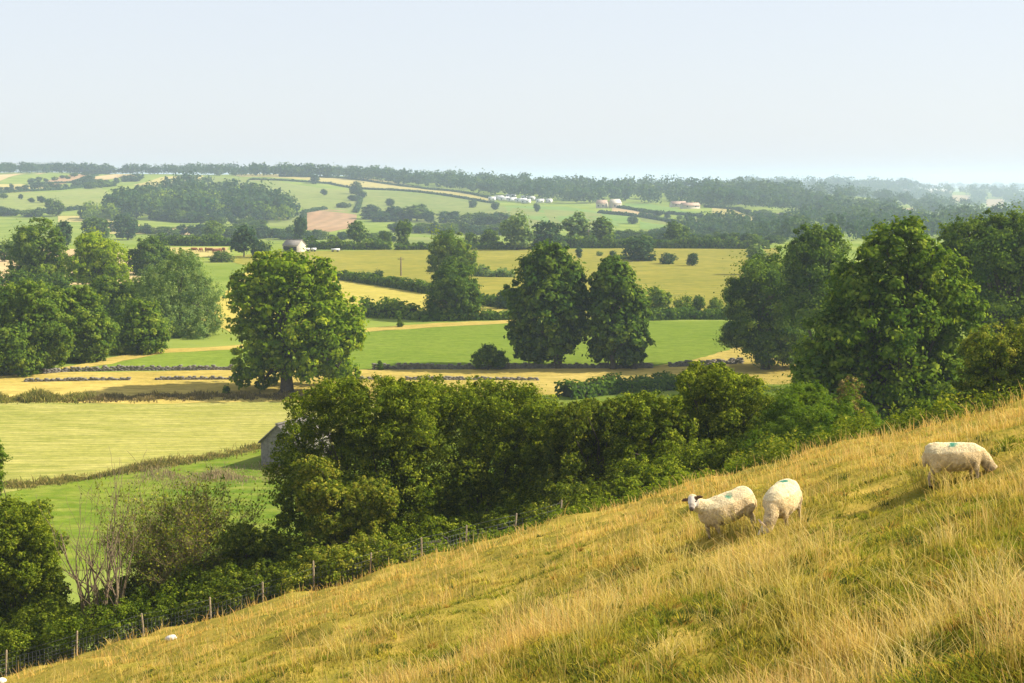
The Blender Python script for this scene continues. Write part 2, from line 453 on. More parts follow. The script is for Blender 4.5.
def field(name, poly, mat, ymin=95, ymax=9000, step=None, lift=None):
    pts = [at(px, py, ymin, ymax) for px, py in poly]
    ym = sum(p.y for p in pts) / len(pts)
    if ym < 700:         # ragged, hand-worn margins
        rr = random.Random(len(name) + int(ym * 10)); fine = []
        for a, b in zip(pts, pts[1:] + pts[:1]):
            n = max(1, int((b - a).length / (ym * .012)))
            for i in range(n):
                q = a.lerp(b, i / n)
                if i: q = q + Vector((rr.gauss(0, .0011 * ym), rr.gauss(0, .0016 * ym), 0))
                fine.append(q)
        pts = fine
    ys = [p.y for p in pts]; xs = [p.x for p in pts]
    step = step or max(3.0, ym * .02)
    lift = lift if lift is not None else .02 + ym * .0001
    bm = bmesh.new()
    f = bm.faces.new([bm.verts.new((p.x, p.y, 0)) for p in pts])
    def cut(axis, lo, hi):
        n = Vector((1, 0, 0)) if axis == 0 else Vector((0, 1, 0))
        k = math.ceil(lo / step)
        while k * step < hi:
            bmesh.ops.bisect_plane(bm, geom=bm.verts[:] + bm.edges[:] + bm.faces[:], plane_co=n * (k * step + .137), plane_no=n)
            k += 1
    cut(0, min(xs), max(xs)); cut(1, min(ys), max(ys))
    bmesh.ops.triangulate(bm, faces=bm.faces[:])
    V = np.array([v.co[:] for v in bm.verts])
    z = H(V[:, 0], V[:, 1]) + lift
    for v, zz in zip(bm.verts, z): v.co.z = zz
    bmesh.ops.recalc_face_normals(bm, faces=bm.faces[:])
    if sum(fc.normal.z for fc in bm.faces) < 0: bmesh.ops.reverse_faces(bm, faces=bm.faces[:])
    me = bpy.data.meshes.new(name); bm.to_mesh(me); bm.free()
    for p in me.polygons: p.use_smooth = True
    me.materials.append(mat)
    o = link(name, me); tag(o, kind='structure')
    return o

field('hay_field', [(-120, 404), (0, 402), (150, 404), (270, 402), (430, 400), (430, 440), (262, 448), (150, 469), (36, 487), (-120, 512)], HAY)
field('pasture', [(-120, 512), (36, 487), (150, 469), (262, 448), (430, 440), (620, 430), (620, 520), (300, 560), (-120, 580)], LOWGREEN, ymin=85)
field('pasture', [(430, 400), (520, 396), (600, 392), (690, 388), (800, 384), (800, 430), (620, 430), (430, 440)], LOWGREEN)
field('rough_grass_strip', [(-120, 379), (0, 376), (60, 372.5), (230, 370.5), (480, 369.5), (650, 368), (735, 361), (860, 358), (860, 384), (800, 384), (690, 388), (600, 392), (520, 396), (430, 400), (270, 402), (150, 404), (0, 402), (-120, 404)], STRAW)
field('green_field', [(80, 370), (165, 353), (229, 350), (300, 340), (368, 332), (440, 327), (520, 323), (745, 321), (760, 340), (690, 361), (650, 367), (480, 369), (230, 370)], GREEN)
field('rough_grass_strip', [(40, 372.3), (115, 357), (165, 349), (229, 346), (300, 337), (368, 328), (440, 323), (520, 320), (520, 323), (440, 327), (368, 332), (300, 340), (229, 350), (165, 353), (80, 370)], STRAW)
field('rough_grass_strip', [(690, 361), (760, 340), (860, 335), (860, 358), (735, 361), (650, 367.6)], STRAW)
field('hay_field', [(250, 268), (339, 279), (433, 294), (505, 306), (505, 317), (425, 318), (368, 318), (300, 324), (229, 332), (200, 320)], PALEHAY)
field('dry_pasture', [(210, 258), (290, 251.5), (420, 249.5), (560, 249), (780, 248), (790, 318), (640, 319), (505, 318), (505, 305), (433, 292), (339, 276.5), (250, 266)], PASTURE)
field('stubble_field', [(-60, 249), (70, 249), (130, 254), (140, 283), (70, 285), (-60, 288)], FTAN)
field('stubble_field', [(170, 247.5), (228, 247.5), (228, 257), (170, 257)], FYELLOW)
FH = 2030
far_fields = [
    ('stubble_field', [(148, 228), (190, 227), (190, 235), (150, 233)], FTAN), ('far_field', [(58, 216), (84, 216), (82, 222), (58, 222)], FYELLOW),
    ('far_field', [(106, 219), (135, 223), (155, 234), (106, 234)], FYELLOW), ('far_field', [(395, 236), (445, 238), (445, 245), (395, 245)], FGREEN),
    ('stubble_field', [(-60, 178), (0, 175), (46, 169.5), (46, 173), (0, 181), (-60, 184)], FTAN),
    ('ploughed_field', [(40, 183.5), (70, 175), (94, 172), (96, 175.5), (72, 182.5), (55, 185.5)], FPLOUGH),
    ('stubble_field', [(86, 178.5), (105, 175.5), (137, 173), (137, 176), (100, 181)], FTAN),
    ('far_field', [(-60, 168), (90, 167.5), (90, 171.5), (46, 169), (0, 174), (-60, 177)], FGREEN),
    ('far_field', [(-60, 197), (30, 193), (60, 192), (98, 187), (112, 195), (95, 208), (40, 213), (-60, 213)], FGREEN),
    ('far_field', [(-60, 186), (20, 184), (50, 187), (30, 192), (-60, 196)], FYELLOW),
    ('far_field', [(133, 185), (160, 177.5), (203, 175.5), (203, 182), (170, 188)], FYELLOW),
    ('far_field', [(204, 177), (262, 179.5), (400, 192), (490, 203), (530, 209), (600, 213), (612, 226), (520, 229), (440, 225), (370, 216), (305, 209), (262, 197), (235, 192), (208, 186)], FGREEN),
    ('far_field', [(230, 173.5), (340, 177), (491, 198), (489, 202), (330, 183.5), (240, 177)], FYELLOW),
    ('far_field', [(265, 211), (306, 213), (306, 228), (270, 226)], FGREEN),
    ('ploughed_field', [(305, 213), (325, 209.7), (357, 211.5), (355, 228), (330, 232), (305, 230)], FPLOUGH),
    ('far_field', [(505, 206), (560, 206.5), (600, 212.5), (620, 226), (560, 225), (530, 219), (508, 213)], FBRIGHT),
    ('far_field', [(625, 203.5), (650, 204), (685, 212), (700, 216), (685, 217), (650, 212.5), (625, 208)], FBRIGHT),
    ('stubble_field', [(612, 208), (625, 208.5), (650, 213.5), (642, 216), (612, 213)], FTAN),
    ('far_field', [(600, 214), (630, 216.5), (636, 224), (605, 223)], FBRIGHT), ('far_field', [(640, 217), (674, 219), (668, 224.5), (642, 221)], FGREEN),
    ('far_field', [(640, 222), (668, 225.5), (662, 231), (640, 229)], FBRIGHT), ('far_field', [(684, 218), (714, 220.5), (702, 226.5), (686, 223)], FYELLOW),
    ('stubble_field', [(672, 194.6), (697, 195.5), (697, 198.2), (672, 197.4)], FTAN),
    ('far_field', [(712, 208), (735, 210), (778, 221.5), (806, 229), (775, 227), (712, 219)], FYELLOW),
    ('stubble_field', [(776, 213), (796, 215), (802, 219.5), (785, 218.5)], FTAN), ('far_field', [(700, 224), (740, 228), (745, 234), (705, 231)], FGREEN)]
for n_, p_, m_ in far_fields: field(n_, p_, m_, ymin=540, ymax=FH)
for n_, p_, m_ in [('far_field', [(912, 217), (945, 216), (938, 227), (914, 227)], FBRIGHT), ('stubble_field', [(950, 195), (970, 195.5), (970, 203), (953, 202.5)], FTAN),
                   ('stubble_field', [(985, 199.5), (1004, 199), (1004, 207), (987, 206.5)], FTAN), ('far_field', [(838, 203.5), (880, 203), (876, 209), (842, 209)], FGREEN), ('far_field', [(798, 196), (832, 196.5), (828, 200), (800, 200)], FYELLOW), ('stubble_field', [(888, 208), (916, 208), (912, 213), (890, 213)], FTAN),
                   ('far_field', [(958, 212), (1012, 213), (1008, 219), (960, 218)], FGREEN), ('far_field', [(733, 198), (766, 199), (764, 203.5), (736, 203)], FGREEN),
                   ('stubble_field', [(866, 191.6), (952, 190.2), (952, 193), (866, 194)], FTAN)]:
    field(n_, p_, m_, ymin=900, ymax=8000)

# ---------------------------------------------------------------- trees on the valley floor
ash_root = None
tree('broadleaf_tree', 'big rounded bright green tree standing alone in the straw strip, long shadow at its left', 'tree',
     [(285, 279, 27), (257, 290, 25), (315, 292, 27), (338, 318, 24), (246, 325, 17), (282, 325, 34), (320, 335, 32), (253, 358, 20), (287, 350, 24), (328, 360, 21),
      (240, 300, 13), (352, 336, 13), (345, 372, 13), (243, 375, 12), (266, 270, 17), (306, 366, 15), (356, 320, 9), (262, 383, 7), (236, 282, 9), (322, 270, 12)],
     178, 287, L_LONE, .27, 42000, 11, trunk_r=.75, top=7.5, tint=(.45, .2, .2), clump=.26, open_=.15)
tree('broadleaf_tree', 'tall dark domed tree by the green field wall, the taller of the close pair', 'tree',
     [(545, 270, 24), (529, 290, 22), (566, 280, 19), (524, 316, 16), (550, 310, 26), (527, 345, 15), (553, 343, 19), (570, 330, 17), (576, 303, 14), (536, 353, 11), (518, 300, 11), (515, 332, 9), (555, 256, 13)],
     201, 558, L_DARK, .28, 34000, 12, trunk_r=.6, top=5, clump=.28)
tree('broadleaf_tree', 'dark narrow topped tree by the green field wall, the lower of the close pair', 'tree',
     [(614, 282, 20), (612, 306, 25), (630, 310, 18), (604, 345, 16), (634, 345, 15), (619, 332, 20), (639, 325, 9), (596, 326, 12), (612, 268, 11), (628, 355, 11)],
     200, 613, L_DARK, .28, 28000, 13, trunk_r=.4, top=5, stems=[(0, 0), (2.6, .3)], clump=.28)
tree('bush', 'small round dark bush against the green field wall, left of the dark tree pair', 'bush',
     [(488, 355, 9), (479, 359, 8), (499, 360, 8), (492, 351, 5)], 199, 488, L_DARK, 0.136, 10500, 14, trunk_r=.12, top=.8)
tree('broadleaf_tree', 'upper of two trees one above the other beside the pale hay field, mid green', 'tree',
     [(450, 247, 17), (462, 260, 15), (440, 262, 13), (452, 270, 14), (438, 247, 8)], 345, 452, L_ASH, 0.248, 23100, 15, trunk_r=.45)
tree('broadleaf_tree', 'lower of two trees one above the other beside the pale hay field, darker', 'tree',
     [(453, 283, 20), (444, 301, 17), (465, 302, 15), (452, 311, 13), (438, 310, 10), (470, 288, 9)], 264, 453, L_DARK, 0.211, 31500, 16, trunk_r=.5)
# the clump of trees on the left
tree('broadleaf_tree', 'tall upright tree behind the left wood, its top over a pale stubble field', 'tree',
     [(38, 240, 21), (24, 258, 17), (50, 258, 17), (38, 272, 20), (52, 242, 11), (26, 240, 11), (55, 275, 12), (20, 278, 12)], 330, 38, L_ASH, 0.248, 31500, 21, trunk_r=.5)
tree('broadleaf_tree', 'yellowish green tree right of the tall upright tree, lighter than those round it', 'tree',
     [(95, 250, 18), (112, 258, 15), (79, 265, 15), (98, 270, 20), (120, 272, 9), (86, 245, 10)], 318, 97, L_LIME, 0.248, 27300, 22, trunk_r=.45)
tree('broadleaf_tree', 'low dark tree behind the grey green willow, left of the field with brown cattle', 'tree',
     [(150, 252, 14), (138, 260, 12), (161, 259, 12), (150, 267, 14)], 385, 150, L_DARK, 0.279, 16800, 23, trunk_r=.4)
tree('broadleaf_tree', 'broad dense tree at the left picture edge above the end of the dry wall', 'tree',
     [(12, 312, 28), (46, 322, 24), (8, 345, 28), (42, 350, 22), (-22, 325, 32), (62, 342, 12), (26, 362, 14), (-10, 365, 16), (30, 295, 15)], 194, 20, L_ASH, 0.186, 63000, 24, trunk_r=.5, top=5)
tree('broadleaf_tree', 'mid green tree between the dense left edge tree and the round sunlit tree', 'tree',
     [(82, 318, 21), (96, 336, 19), (74, 345, 17), (62, 302, 15), (92, 355, 14), (84, 300, 13)], 206, 84, L_ASH, 0.186, 35700, 25, trunk_r=.4, top=4)
tree('broadleaf_tree', 'round tree nearest the green field on the left, sunlit right side, below the willow', 'tree',
     [(140, 325, 22), (126, 340, 17), (152, 339, 15), (138, 348, 13), (142, 312, 12)], 216, 140, L_ASH, 0.186, 29400, 26, trunk_r=.35, top=3)
tree('willow_tree', 'large grey green willow with feathery foliage left of the lone tree', 'tree',
     [(176, 280, 28), (200, 298, 22), (152, 288, 22), (196, 324, 22), (168, 318, 26), (182, 262, 14), (212, 316, 13), (184, 336, 12), (150, 310, 16)], 238, 182, L_WILLOW, 0.161, 54600, 27, trunk_r=.45, top=4, droop=.35, clump=.24, tint=(.45, .16, .2), aspect=.4)
tree('broadleaf_tree', 'small mid green tree between the yellowish tree and the willow', 'tree',
     [(116, 298, 16), (130, 290, 13), (104, 288, 12), (120, 310, 13)], 262, 118, L_ASH, 0.211, 18900, 28, trunk_r=.3)
tree('broadleaf_tree', 'low spreading tree under the tall upright tree, above the dense tree at the left edge', 'tree',
     [(14, 283, 13), (40, 288, 14), (62, 286, 12), (-8, 285, 14), (28, 294, 10)], 300, 30, L_DARK, 0.211, 16800, 29, trunk_r=.3)
# the big trees on the right
tree('broadleaf_tree', 'dark spreading sycamore at the right end of the green field, leafy to the ground', 'tree',
     [(765, 296, 34), (748, 326, 25), (784, 328, 30), (778, 275, 24), (745, 300, 18), (770, 346, 20), (735, 335, 12), (795, 345, 20), (757, 276, 13)], 200, 765, L_DARK, 0.174, 75600, 31, trunk_r=.6, top=4, clump=.28)
tree('broadleaf_tree', 'dome topped tree rising behind the dark spreading sycamore, left of the great ash', 'tree',
     [(816, 250, 25), (824, 278, 30), (806, 300, 26), (838, 310, 27), (800, 262, 14), (834, 243, 14)], 182, 820, L_DARK, 0.174, 50400, 32, trunk_r=.5, top=6, tint=(.6, .2, .16), clump=.28)
tree('ash_tree', 'great airy ash above the edge of the hillside, the biggest tree in the picture', 'tree',
     [(895, 258, 34), (862, 290, 32), (930, 290, 38), (892, 325, 48), (838, 345, 36), (948, 342, 36), (880, 384, 44), (936, 392, 40), (822, 384, 28), (908, 236, 18), (955, 310, 28),
      (846, 315, 24), (905, 420, 34), (852, 410, 30), (880, 250, 18), (962, 372, 24), (926, 262, 22), (806, 370, 14), (872, 268, 16)],
     104, 893, L_ASH, .16, 95000, 33, trunk_r=.42, top=7, clump=.22, tint=(.45, .17, .2), open_=.2, spread=.6, forks=14, stems=[(0, 0), (.9, .3), (-.8, .1)])
tree('broadleaf_tree', 'tall dense tree at the right picture edge behind the great ash', 'tree',
     [(982, 248, 30), (1014, 252, 36), (956, 238, 18), (996, 290, 38), (1040, 290, 44), (1032, 238, 24), (990, 226, 15), (1008, 325, 30)], 150, 1000, L_DARK, 0.149, 88200, 34, trunk_r=.5, tint=(.62, .2, .17), clump=.27)
tree('hawthorn_bush', 'yellow brown scrubby hawthorn under the tall right edge tree, on the hillside brow', 'bush',
     [(990, 352, 24), (1012, 380, 28), (978, 388, 22), (1024, 348, 26), (1045, 370, 30), (965, 410, 16), (1000, 400, 20)], 72, 1000, L_THORN, 0.062, 71400, 35, trunk_r=.12, top=1.5, clump=.22, stems=[(0, 0), (.8, .2), (-.7, .3)])

# ---------------------------------------------------------------- hedgerow bushes along the fence
EDGE_X = [-60, 20, 200, 313, 421, 510, 600, 680, 800, 900, 1024, 1100]; EDGE_Y = [668, 655, 617, 592, 562, 537, 513, 488, 455, 430, 402, 385]
def skirt(spec, y):
    """foliage that carries a hedge bush down behind the brow"""
    x0 = min(s[0] - s[2] * .55 for s in spec); x1 = max(s[0] + s[2] * .55 for s in spec); out = []
    n = max(2, int((x1 - x0) / 22))
    for i in range(n + 1):
        x = x0 + (x1 - x0) * i / n
        out.append((x, float(np.interp(x, EDGE_X, EDGE_Y)) - 5 - (i % 2) * 14, 20 + (i % 3) * 3, None, -5 + (i % 2) * 1.6))
    return list(spec) + out
def bush(label, spec, y, px, mat, n, seed, leaf=.05, cat='bush', name='hazel_bush', **k):
    n = int(n * 3.2); k.setdefault('clump', .2); k.setdefault('tint', (.42, .17, .22)); k.setdefault('open_', .08)
    if len(spec) > 4:       # small boughs that break the outline of the big ones
        rr = random.Random(seed + 300); more = []
        for s in spec:
            if s[2] < 16: continue
            for _ in range(4):
                a = rr.uniform(0, 6.28); q = s[2] * rr.uniform(.5, 1.0)
                more.append((s[0] + math.cos(a) * q, s[1] + math.sin(a) * q, s[2] * rr.uniform(.28, .5), None, rr.uniform(-2.2, .8)))
        spec = list(spec) + more
    if k.pop('low', True): spec = skirt(spec, y); n = int(n * 1.25)
    return tree(name, label, cat, spec, y, px, mat, leaf, n, seed, trunk_r=.09, top=k.pop('top', 1.6), stems=[(0, 0), (.5, .2), (-.5, .1), (.1, .5)], forks=7, spread=.5, **k)

bush('large olive green hazel bush half hiding the stone barn, leftmost tall hedge bush',
     [(312, 420, 22), (340, 408, 27), (380, 408, 30), (330, 465, 36), (306, 505, 28), (370, 465, 44), (350, 520, 42), (398, 500, 38), (294, 480, 16), (292, 535, 22), (400, 425, 28), (390, 545, 34), (352, 396, 14), (294, 404, 11), (316, 398, 14), (418, 404, 22), (410, 440, 30), (360, 400, 20), (395, 396, 18), (288, 448, 16), (274, 474, 12), (292, 430, 10), (284, 462, 13)],
     69, 345, L_HAZEL, 85000, 41)
bush('large hazel bush with a level top, right of the bush that hides the barn',
     [(424, 400, 18), (543, 416, 21), (552, 440, 24), (490, 430, 34), (432, 412, 28), (482, 402, 24), (520, 412, 28), (440, 465, 42), (502, 460, 42), (540, 452, 30), (470, 510, 38), (525, 500, 34), (430, 515, 30), (458, 396, 14), (505, 393, 13)],
     71, 480, L_HAZEL, 80000, 42)
bush('pale drooping hawthorn between the level topped hazel and the round bush to its right',
     [(566, 420, 20), (588, 420, 17), (608, 420, 17), (578, 440, 24), (604, 438, 20), (598, 468, 28), (570, 480, 28), (608, 490, 20), (585, 420, 16), (592, 508, 20), (560, 445, 18)],
     68, 585, L_THORN, 36000, 43, name='hawthorn_bush', droop=.4, tint=(.32, .14, .2))
bush('round green bush left of the tallest hedge bush, below the clipped hedge in the field',
     [(628, 412, 16), (676, 418, 20), (632, 420, 24), (656, 414, 20), (662, 440, 28), (640, 462, 26), (676, 465, 22), (622, 436, 16), (654, 480, 18), (646, 406, 12)],
     68, 650, L_HAZEL, 38000, 44)
bush('tallest hedge bush at the right end of the row, pointed top, above the two sheep',
     [(722, 395, 26), (700, 385, 18), (748, 400, 20), (745, 422, 30), (708, 432, 28), (736, 456, 26), (716, 375, 13), (764, 430, 18), (772, 412, 18), (700, 404, 18), (700, 466, 20), (690, 380, 12)],
     70, 725, L_HAZEL, 48000, 45, tint=(.5, .17, .22))
bush('soft feathery green broom bush between the tallest hedge bush and the great ash',
     [(805, 416, 24), (788, 434, 20), (830, 424, 19), (815, 440, 22), (775, 428, 14), (842, 440, 14), (795, 402, 10)],
     66, 808, L_ASH, 34000, 46, name='broom_bush', aspect=.22, leaf=.085, droop=-.4, tint=(.35, .1, .18), clump=.35, open_=0)
bush('yellowish hawthorn spray hanging in front of the large hazel bush, over the fence',
     [(318, 488, 24), (340, 512, 26), (330, 535, 22), (372, 500, 22), (362, 540, 20), (306, 470, 14)],
     64, 335, L_THORN, 30000, 47, leaf=.055, name='hawthorn_bush', droop=.3, tint=(.5, .18, .2))
bush('tall dark leafy bush filling the bottom left corner behind the fence',
     [(14, 530, 28), (28, 564, 30), (0, 564, 38), (42, 612, 24), (10, 612, 34), (-30, 550, 38), (8, 510, 14), (50, 585, 12), (44, 540, 14)],
     67, 18, L_HAZEL, 62000, 48, tint=(.45, .17, .22))
bush('leafy branch top at the left picture edge, above the dark corner bush',
     [(-12, 462, 18), (-20, 485, 20), (-8, 445, 9), (-25, 440, 14)], 72, -30, L_ASH, 9000, 49, low=False)
bush('low brownish scrub bush between the bare twiggy tree and the large hazel bush',
     [(252, 560, 28), (285, 562, 20), (218, 582, 18), (268, 585, 24), (238, 540, 13), (296, 580, 16), (240, 590, 18)],
     65, 255, L_THORN, 26000, 50, leaf=.055, name='hawthorn_bush', tint=(.28, .16, .2), open_=.3, top=.9)
bush('dull brown dying bush in front of the great ash, half bare',
     [(850, 392, 13), (846, 410, 15), (862, 420, 13), (838, 425, 12)], 74, 850, L_DRY, 5000, 51, leaf=.055, low=False, name='dying_bush', open_=.4, tint=(.35, .2, .2), top=1.2)
bush('low green bramble bank at the foot of the pale drooping hawthorn', [(600, 510, 14), (630, 496, 16), (660, 486, 14), (570, 522, 14)], 62, 615, L_HAZEL, 12000, 52, leaf=.055, name='bramble_bush', top=.4, low=False)
bush('low green bramble bank under the great ash on the brow', [(880, 438, 18), (915, 430, 18), (850, 446, 16), (945, 420, 18)], 66, 890, L_ASH, 16000, 53, leaf=.055, name='bramble_bush', top=.4, low=False)
bush('low dark bramble bank behind the fence under the two tall hazel bushes', [(430, 555, 18), (470, 545, 18), (510, 532, 16), (400, 565, 14), (545, 522, 14)], 64, 470, L_HAZEL, 14000, 54, leaf=.055, name='bramble_bush', top=.4, low=False)
bush('dark bramble thicket behind the dead tree and the twiggy tree', [(84, 618, 16), (112, 606, 18), (140, 598, 20), (168, 600, 18), (196, 588, 20), (222, 580, 18), (126, 588, 12), (182, 575, 12)], 66, 150, L_HAZEL, 24000, 58, name='bramble_bush', top=.8, tint=(.3, .16, .2))
tree('sapling', 'small dark shrub standing in the shadow of the lone tree, left of its trunk', 'bush', [(226, 391, 3.2, 5), (225, 396, 4)], 178, 226, L_DARK, 0.099, 1890, 55, trunk_r=.05, top=.5)
tree('sapling', 'tiny sapling on the straw strip by the wall right of the lone tree', 'bush', [(380, 365, 2.5, 4), (381, 370, 3)], 199, 380, L_DARK, 0.099, 1050, 56, trunk_r=.04, top=.3)
tree('sapling', 'slender sapling at the top edge of the green field, below the pale hay field', 'bush', [(399, 317, 2.2, 6), (400, 325, 3)], 252, 400, L_DARK, 0.124, 1260, 57, trunk_r=.05, top=.6)

# ---------------------------------------------------------------- bare trees
def branches(g, p, d, length, r, depth, rr, up=.12, spread=.55, tips=None, nsub=(3, 5), mi=0):
    pts = [p]; q = p.copy(); dd = d.copy()
    n = 5
    for i in range(n):
        dd = (dd + Vector((rr.gauss(0, .16), rr.gauss(0, .16), rr.gauss(up, .1)))).normalized()
        q = q + dd * length / n; pts.append(q.copy())
    tube(g, pts, [max(r * (1 - .75 * i / n), .007) for i in range(n + 1)], 6 if depth > 1 else 3, mi, t=rr.random())
    if depth == 0:
        if tips is not None: tips.extend(pts[2:])
        return
    for _ in range(rr.randint(*nsub)):
        t = rr.uniform(.3, 1.0); k = min(int(t * n), n - 1)
        s = pts[k].lerp(pts[k + 1], t * n - k)
        side = Vector((rr.gauss(0, 1), rr.gauss(0, 1), rr.gauss(.2, .6))).normalized()
        branches(g, s, (dd * (1 - spread) + side * spread).normalized(), length * rr.uniform(.4, .68), r * (1 - .6 * t) * .6, depth - 1, rr, up, spread, tips, nsub, mi)

def bare_tree(name, label, px, y, height, nstem, r, depth, seed, leaf=None, nleaf=0, mat=BARK, lean=.35, up=.1, spread=.5, nsub=(3, 5)):
    rr = random.Random(seed)
    d = ray(px, 600); x = d[0] / d[1] * y
    base = Vector((x, y, h1(x, y)))
    root = empty(name, base); tag(root, label, 'tree')
    g = Geo(); tips = []
    for i in range(nstem):
        a = rr.uniform(0, 6.28); l = rr.uniform(.05, lean)
        branches(g, Vector((rr.uniform(-.35, .35), rr.uniform(-.2, .2), -.3)), Vector((math.cos(a) * l, math.sin(a) * l, 1)).normalized(), height * rr.uniform(.55, .8), r * rr.uniform(.7, 1.1), depth, rr, up, spread, tips, nsub)
    link('trunk', g.mesh('trunk', mat, smooth=True), root)
    if nleaf:
        gg = np.random.default_rng(seed)
        T = np.array([tuple(t) for t in tips]); k = gg.integers(0, len(T), nleaf)
        P = T[k] + gg.normal(0, .12, (nleaf, 3)); V, Q = leaf_cards(P, unit(nleaf, gg), .06 * gg.uniform(.7, 1.3, nleaf))
        link('crown', quads('crown', V, Q, leaf, attr=np.repeat(np.clip(gg.normal(.45, .25, nleaf), 0, 1), 4)), root)
    return root
TWIG = rough_mat('brown_twigs', (.11, .085, .035), (.21, .165, .075), 6, .95, .3)
bare_tree('dead_tree', 'leafless dead tree with several upright grey stems behind the fence', 104, 63, 7.2, 10, .1, 2, 61, mat=PALE_BARK, lean=.32, up=.10, spread=.38, nsub=(3, 4))
bare_tree('twiggy_tree', 'half bare thorn tree of fine brown twigs and few leaves, right of the dead tree', 186, 67, 6.2, 15, .08, 3, 62, L_THORN, 12000, mat=TWIG, lean=.7, up=.08, spread=.5, nsub=(5, 7))

# ---------------------------------------------------------------- hedges, walls, rough tussock lines
def along(poly, step):
    out = []
    for a, b in zip(poly[:-1], poly[1:]):
        n = max(1, int((b - a).length / step))
        for i in range(n): out.append(a.lerp(b, i / n))
    out.append(poly[-1]); return out

def hedge(label, pixels, height, width, leaf, mat=L_DARK, ymin=95, ymax=9000, name='hedge', cat='hedge', group=None, seed=0, rag=.25, dens=1.0, tint=.42, kind=None):
    g = np.random.default_rng(seed + 900)
    poly = [at(px, py, ymin, ymax) for px, py in pixels]
    pts = along(poly, max(width * .6, .8))
    o = poly[0]
    P, N, S, T = [], [], [], []
    core = Geo(); ring = []
    for i, p in enumerate(pts):
        a = pts[max(0, i - 1)]; b = pts[min(len(pts) - 1, i + 1)]
        d = Vector((b.x - a.x, b.y - a.y, 0)).normalized(); s = Vector((-d.y, d.x, 0))
        hh = height * g.uniform(1 - rag, 1 + rag); ww = width * g.uniform(.85, 1.15)
        z = h1(p.x, p.y)
        st = max(width * .6, .8)
        area = st * (2 * hh + ww)
        n = max(3, int(area / (leaf * leaf) * 1.7 * dens))
        th = g.uniform(-.25, math.pi + .25, n)
        jit = g.uniform(.8, 1.12, n)
        off = np.stack([np.cos(th) * ww / 2 * jit, g.uniform(-.6, .6, n) * st, (np.maximum(np.sin(th), 0) ** .6) * hh * jit], 1)
        low = g.uniform(size=n) < .45
        off[low, 2] = g.uniform(0, .9, low.sum()) * hh; off[low, 0] = np.sign(off[low, 0]) * ww / 2 * g.uniform(.85, 1.1, low.sum())
        pos = np.array([p.x - o.x, p.y - o.y, z - o.z]) + off[:, :1] * np.array(s) + off[:, 1:2] * np.array(d) + off[:, 2:] * np.array([0, 0, 1])
        nn = off[:, :1] / ww * 2 * np.array(s) + (off[:, 2:] / hh) * np.array([0, 0, 1]) + g.normal(size=(n, 3)) * .45
        P.append(pos); N.append(nn); S.append(leaf * g.uniform(.6, 1.3, n)); T.append(np.clip(g.normal(tint, .2, n) + g.normal(0, .1), 0, 1))
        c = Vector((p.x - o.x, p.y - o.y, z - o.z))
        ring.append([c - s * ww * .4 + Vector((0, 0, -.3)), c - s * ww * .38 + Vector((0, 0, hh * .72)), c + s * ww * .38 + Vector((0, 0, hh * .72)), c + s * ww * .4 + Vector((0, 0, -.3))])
    P = np.concatenate(P); N = np.concatenate(N); N /= np.linalg.norm(N, axis=1)[:, None] + 1e-9
    V, Q = leaf_cards(P, N, np.concatenate(S), .7)
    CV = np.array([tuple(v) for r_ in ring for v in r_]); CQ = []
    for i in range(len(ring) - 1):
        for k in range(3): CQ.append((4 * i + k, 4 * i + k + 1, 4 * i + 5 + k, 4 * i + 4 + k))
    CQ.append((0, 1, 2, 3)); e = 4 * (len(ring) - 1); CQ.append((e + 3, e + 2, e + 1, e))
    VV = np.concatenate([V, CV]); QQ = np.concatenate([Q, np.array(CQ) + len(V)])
    me = quads(name, VV, QQ, [mat, HEDGE_CORE], attr=np.concatenate([np.repeat(np.concatenate(T), 4), np.full(len(CV), .2)]), midx=np.concatenate([np.zeros(len(Q)), np.ones(len(CQ))]))
    ob = link(name, me, None, o)
    return tag(ob, label, cat, group, kind)

hedge('thick clipped dark hedge in the field above the round green bush', [(570, 398), (600, 394), (640, 391), (690, 388)], 1.7, 2.6, .2, seed=1)
hedge('low dark hedge beyond the green field, right of the dark tree pair', [(648, 320), (690, 319), (730, 319)], 1.7, 2.4, .3, seed=2)
hedge('dark hedge beyond the green field, left of the dark tree pair', [(425, 321), (470, 320), (512, 319.5)], 1.3, 2.2, .3, seed=3)
hedge('hedge slanting down along the top edge of the pale hay field', [(338, 279), (385, 286), (432, 294)], 1.9, 2.5, .34, seed=4)
hedge('overgrown hedge under the pale hay field, right of the lone tree', [(366, 317), (395, 318), (428, 320)], 2.2, 2.6, .32, mat=L_ASH, seed=5, rag=.5)
hedge('straight hedge across the top of the dry pasture, right of the stone barn', [(310, 249), (350, 249.5), (386, 249.5)], 3.0, 4, .5, seed=6, rag=.35)
hedge('long dark hedge across the top of the dry pasture towards the right hand trees', [(560, 248), (640, 248.2), (700, 248.5), (765, 249)], 3.2, 4, .5, seed=7)
hedge('hedge across the top of the dry pasture between the dark tree pair and the birch', [(398, 250), (450, 249.5), (505, 249.5), (562, 249)], 2.0, 3, .5, seed=8)
hedge('short hedge behind the lower hay field tree, running right to the dark pair', [(478, 304), (500, 307), (520, 309)], 1.6, 2.4, .34, seed=9)
hedge('low hedge under the spreading tree in the dry pasture', [(615, 258.5), (640, 260.5), (652, 261)], .8, 2, .4, seed=10)
hedge('grey scrub hedge in the dry pasture right of the upper hay field tree', [(478, 276), (493, 277), (510, 277)], 2.0, 3, .36, mat=L_WILLOW, seed=11, rag=.5)
hedge('dark hedge above the field with brown cattle', [(160, 245), (190, 246), (232, 246)], 3, 4, .5, seed=12, ymin=300, ymax=760)

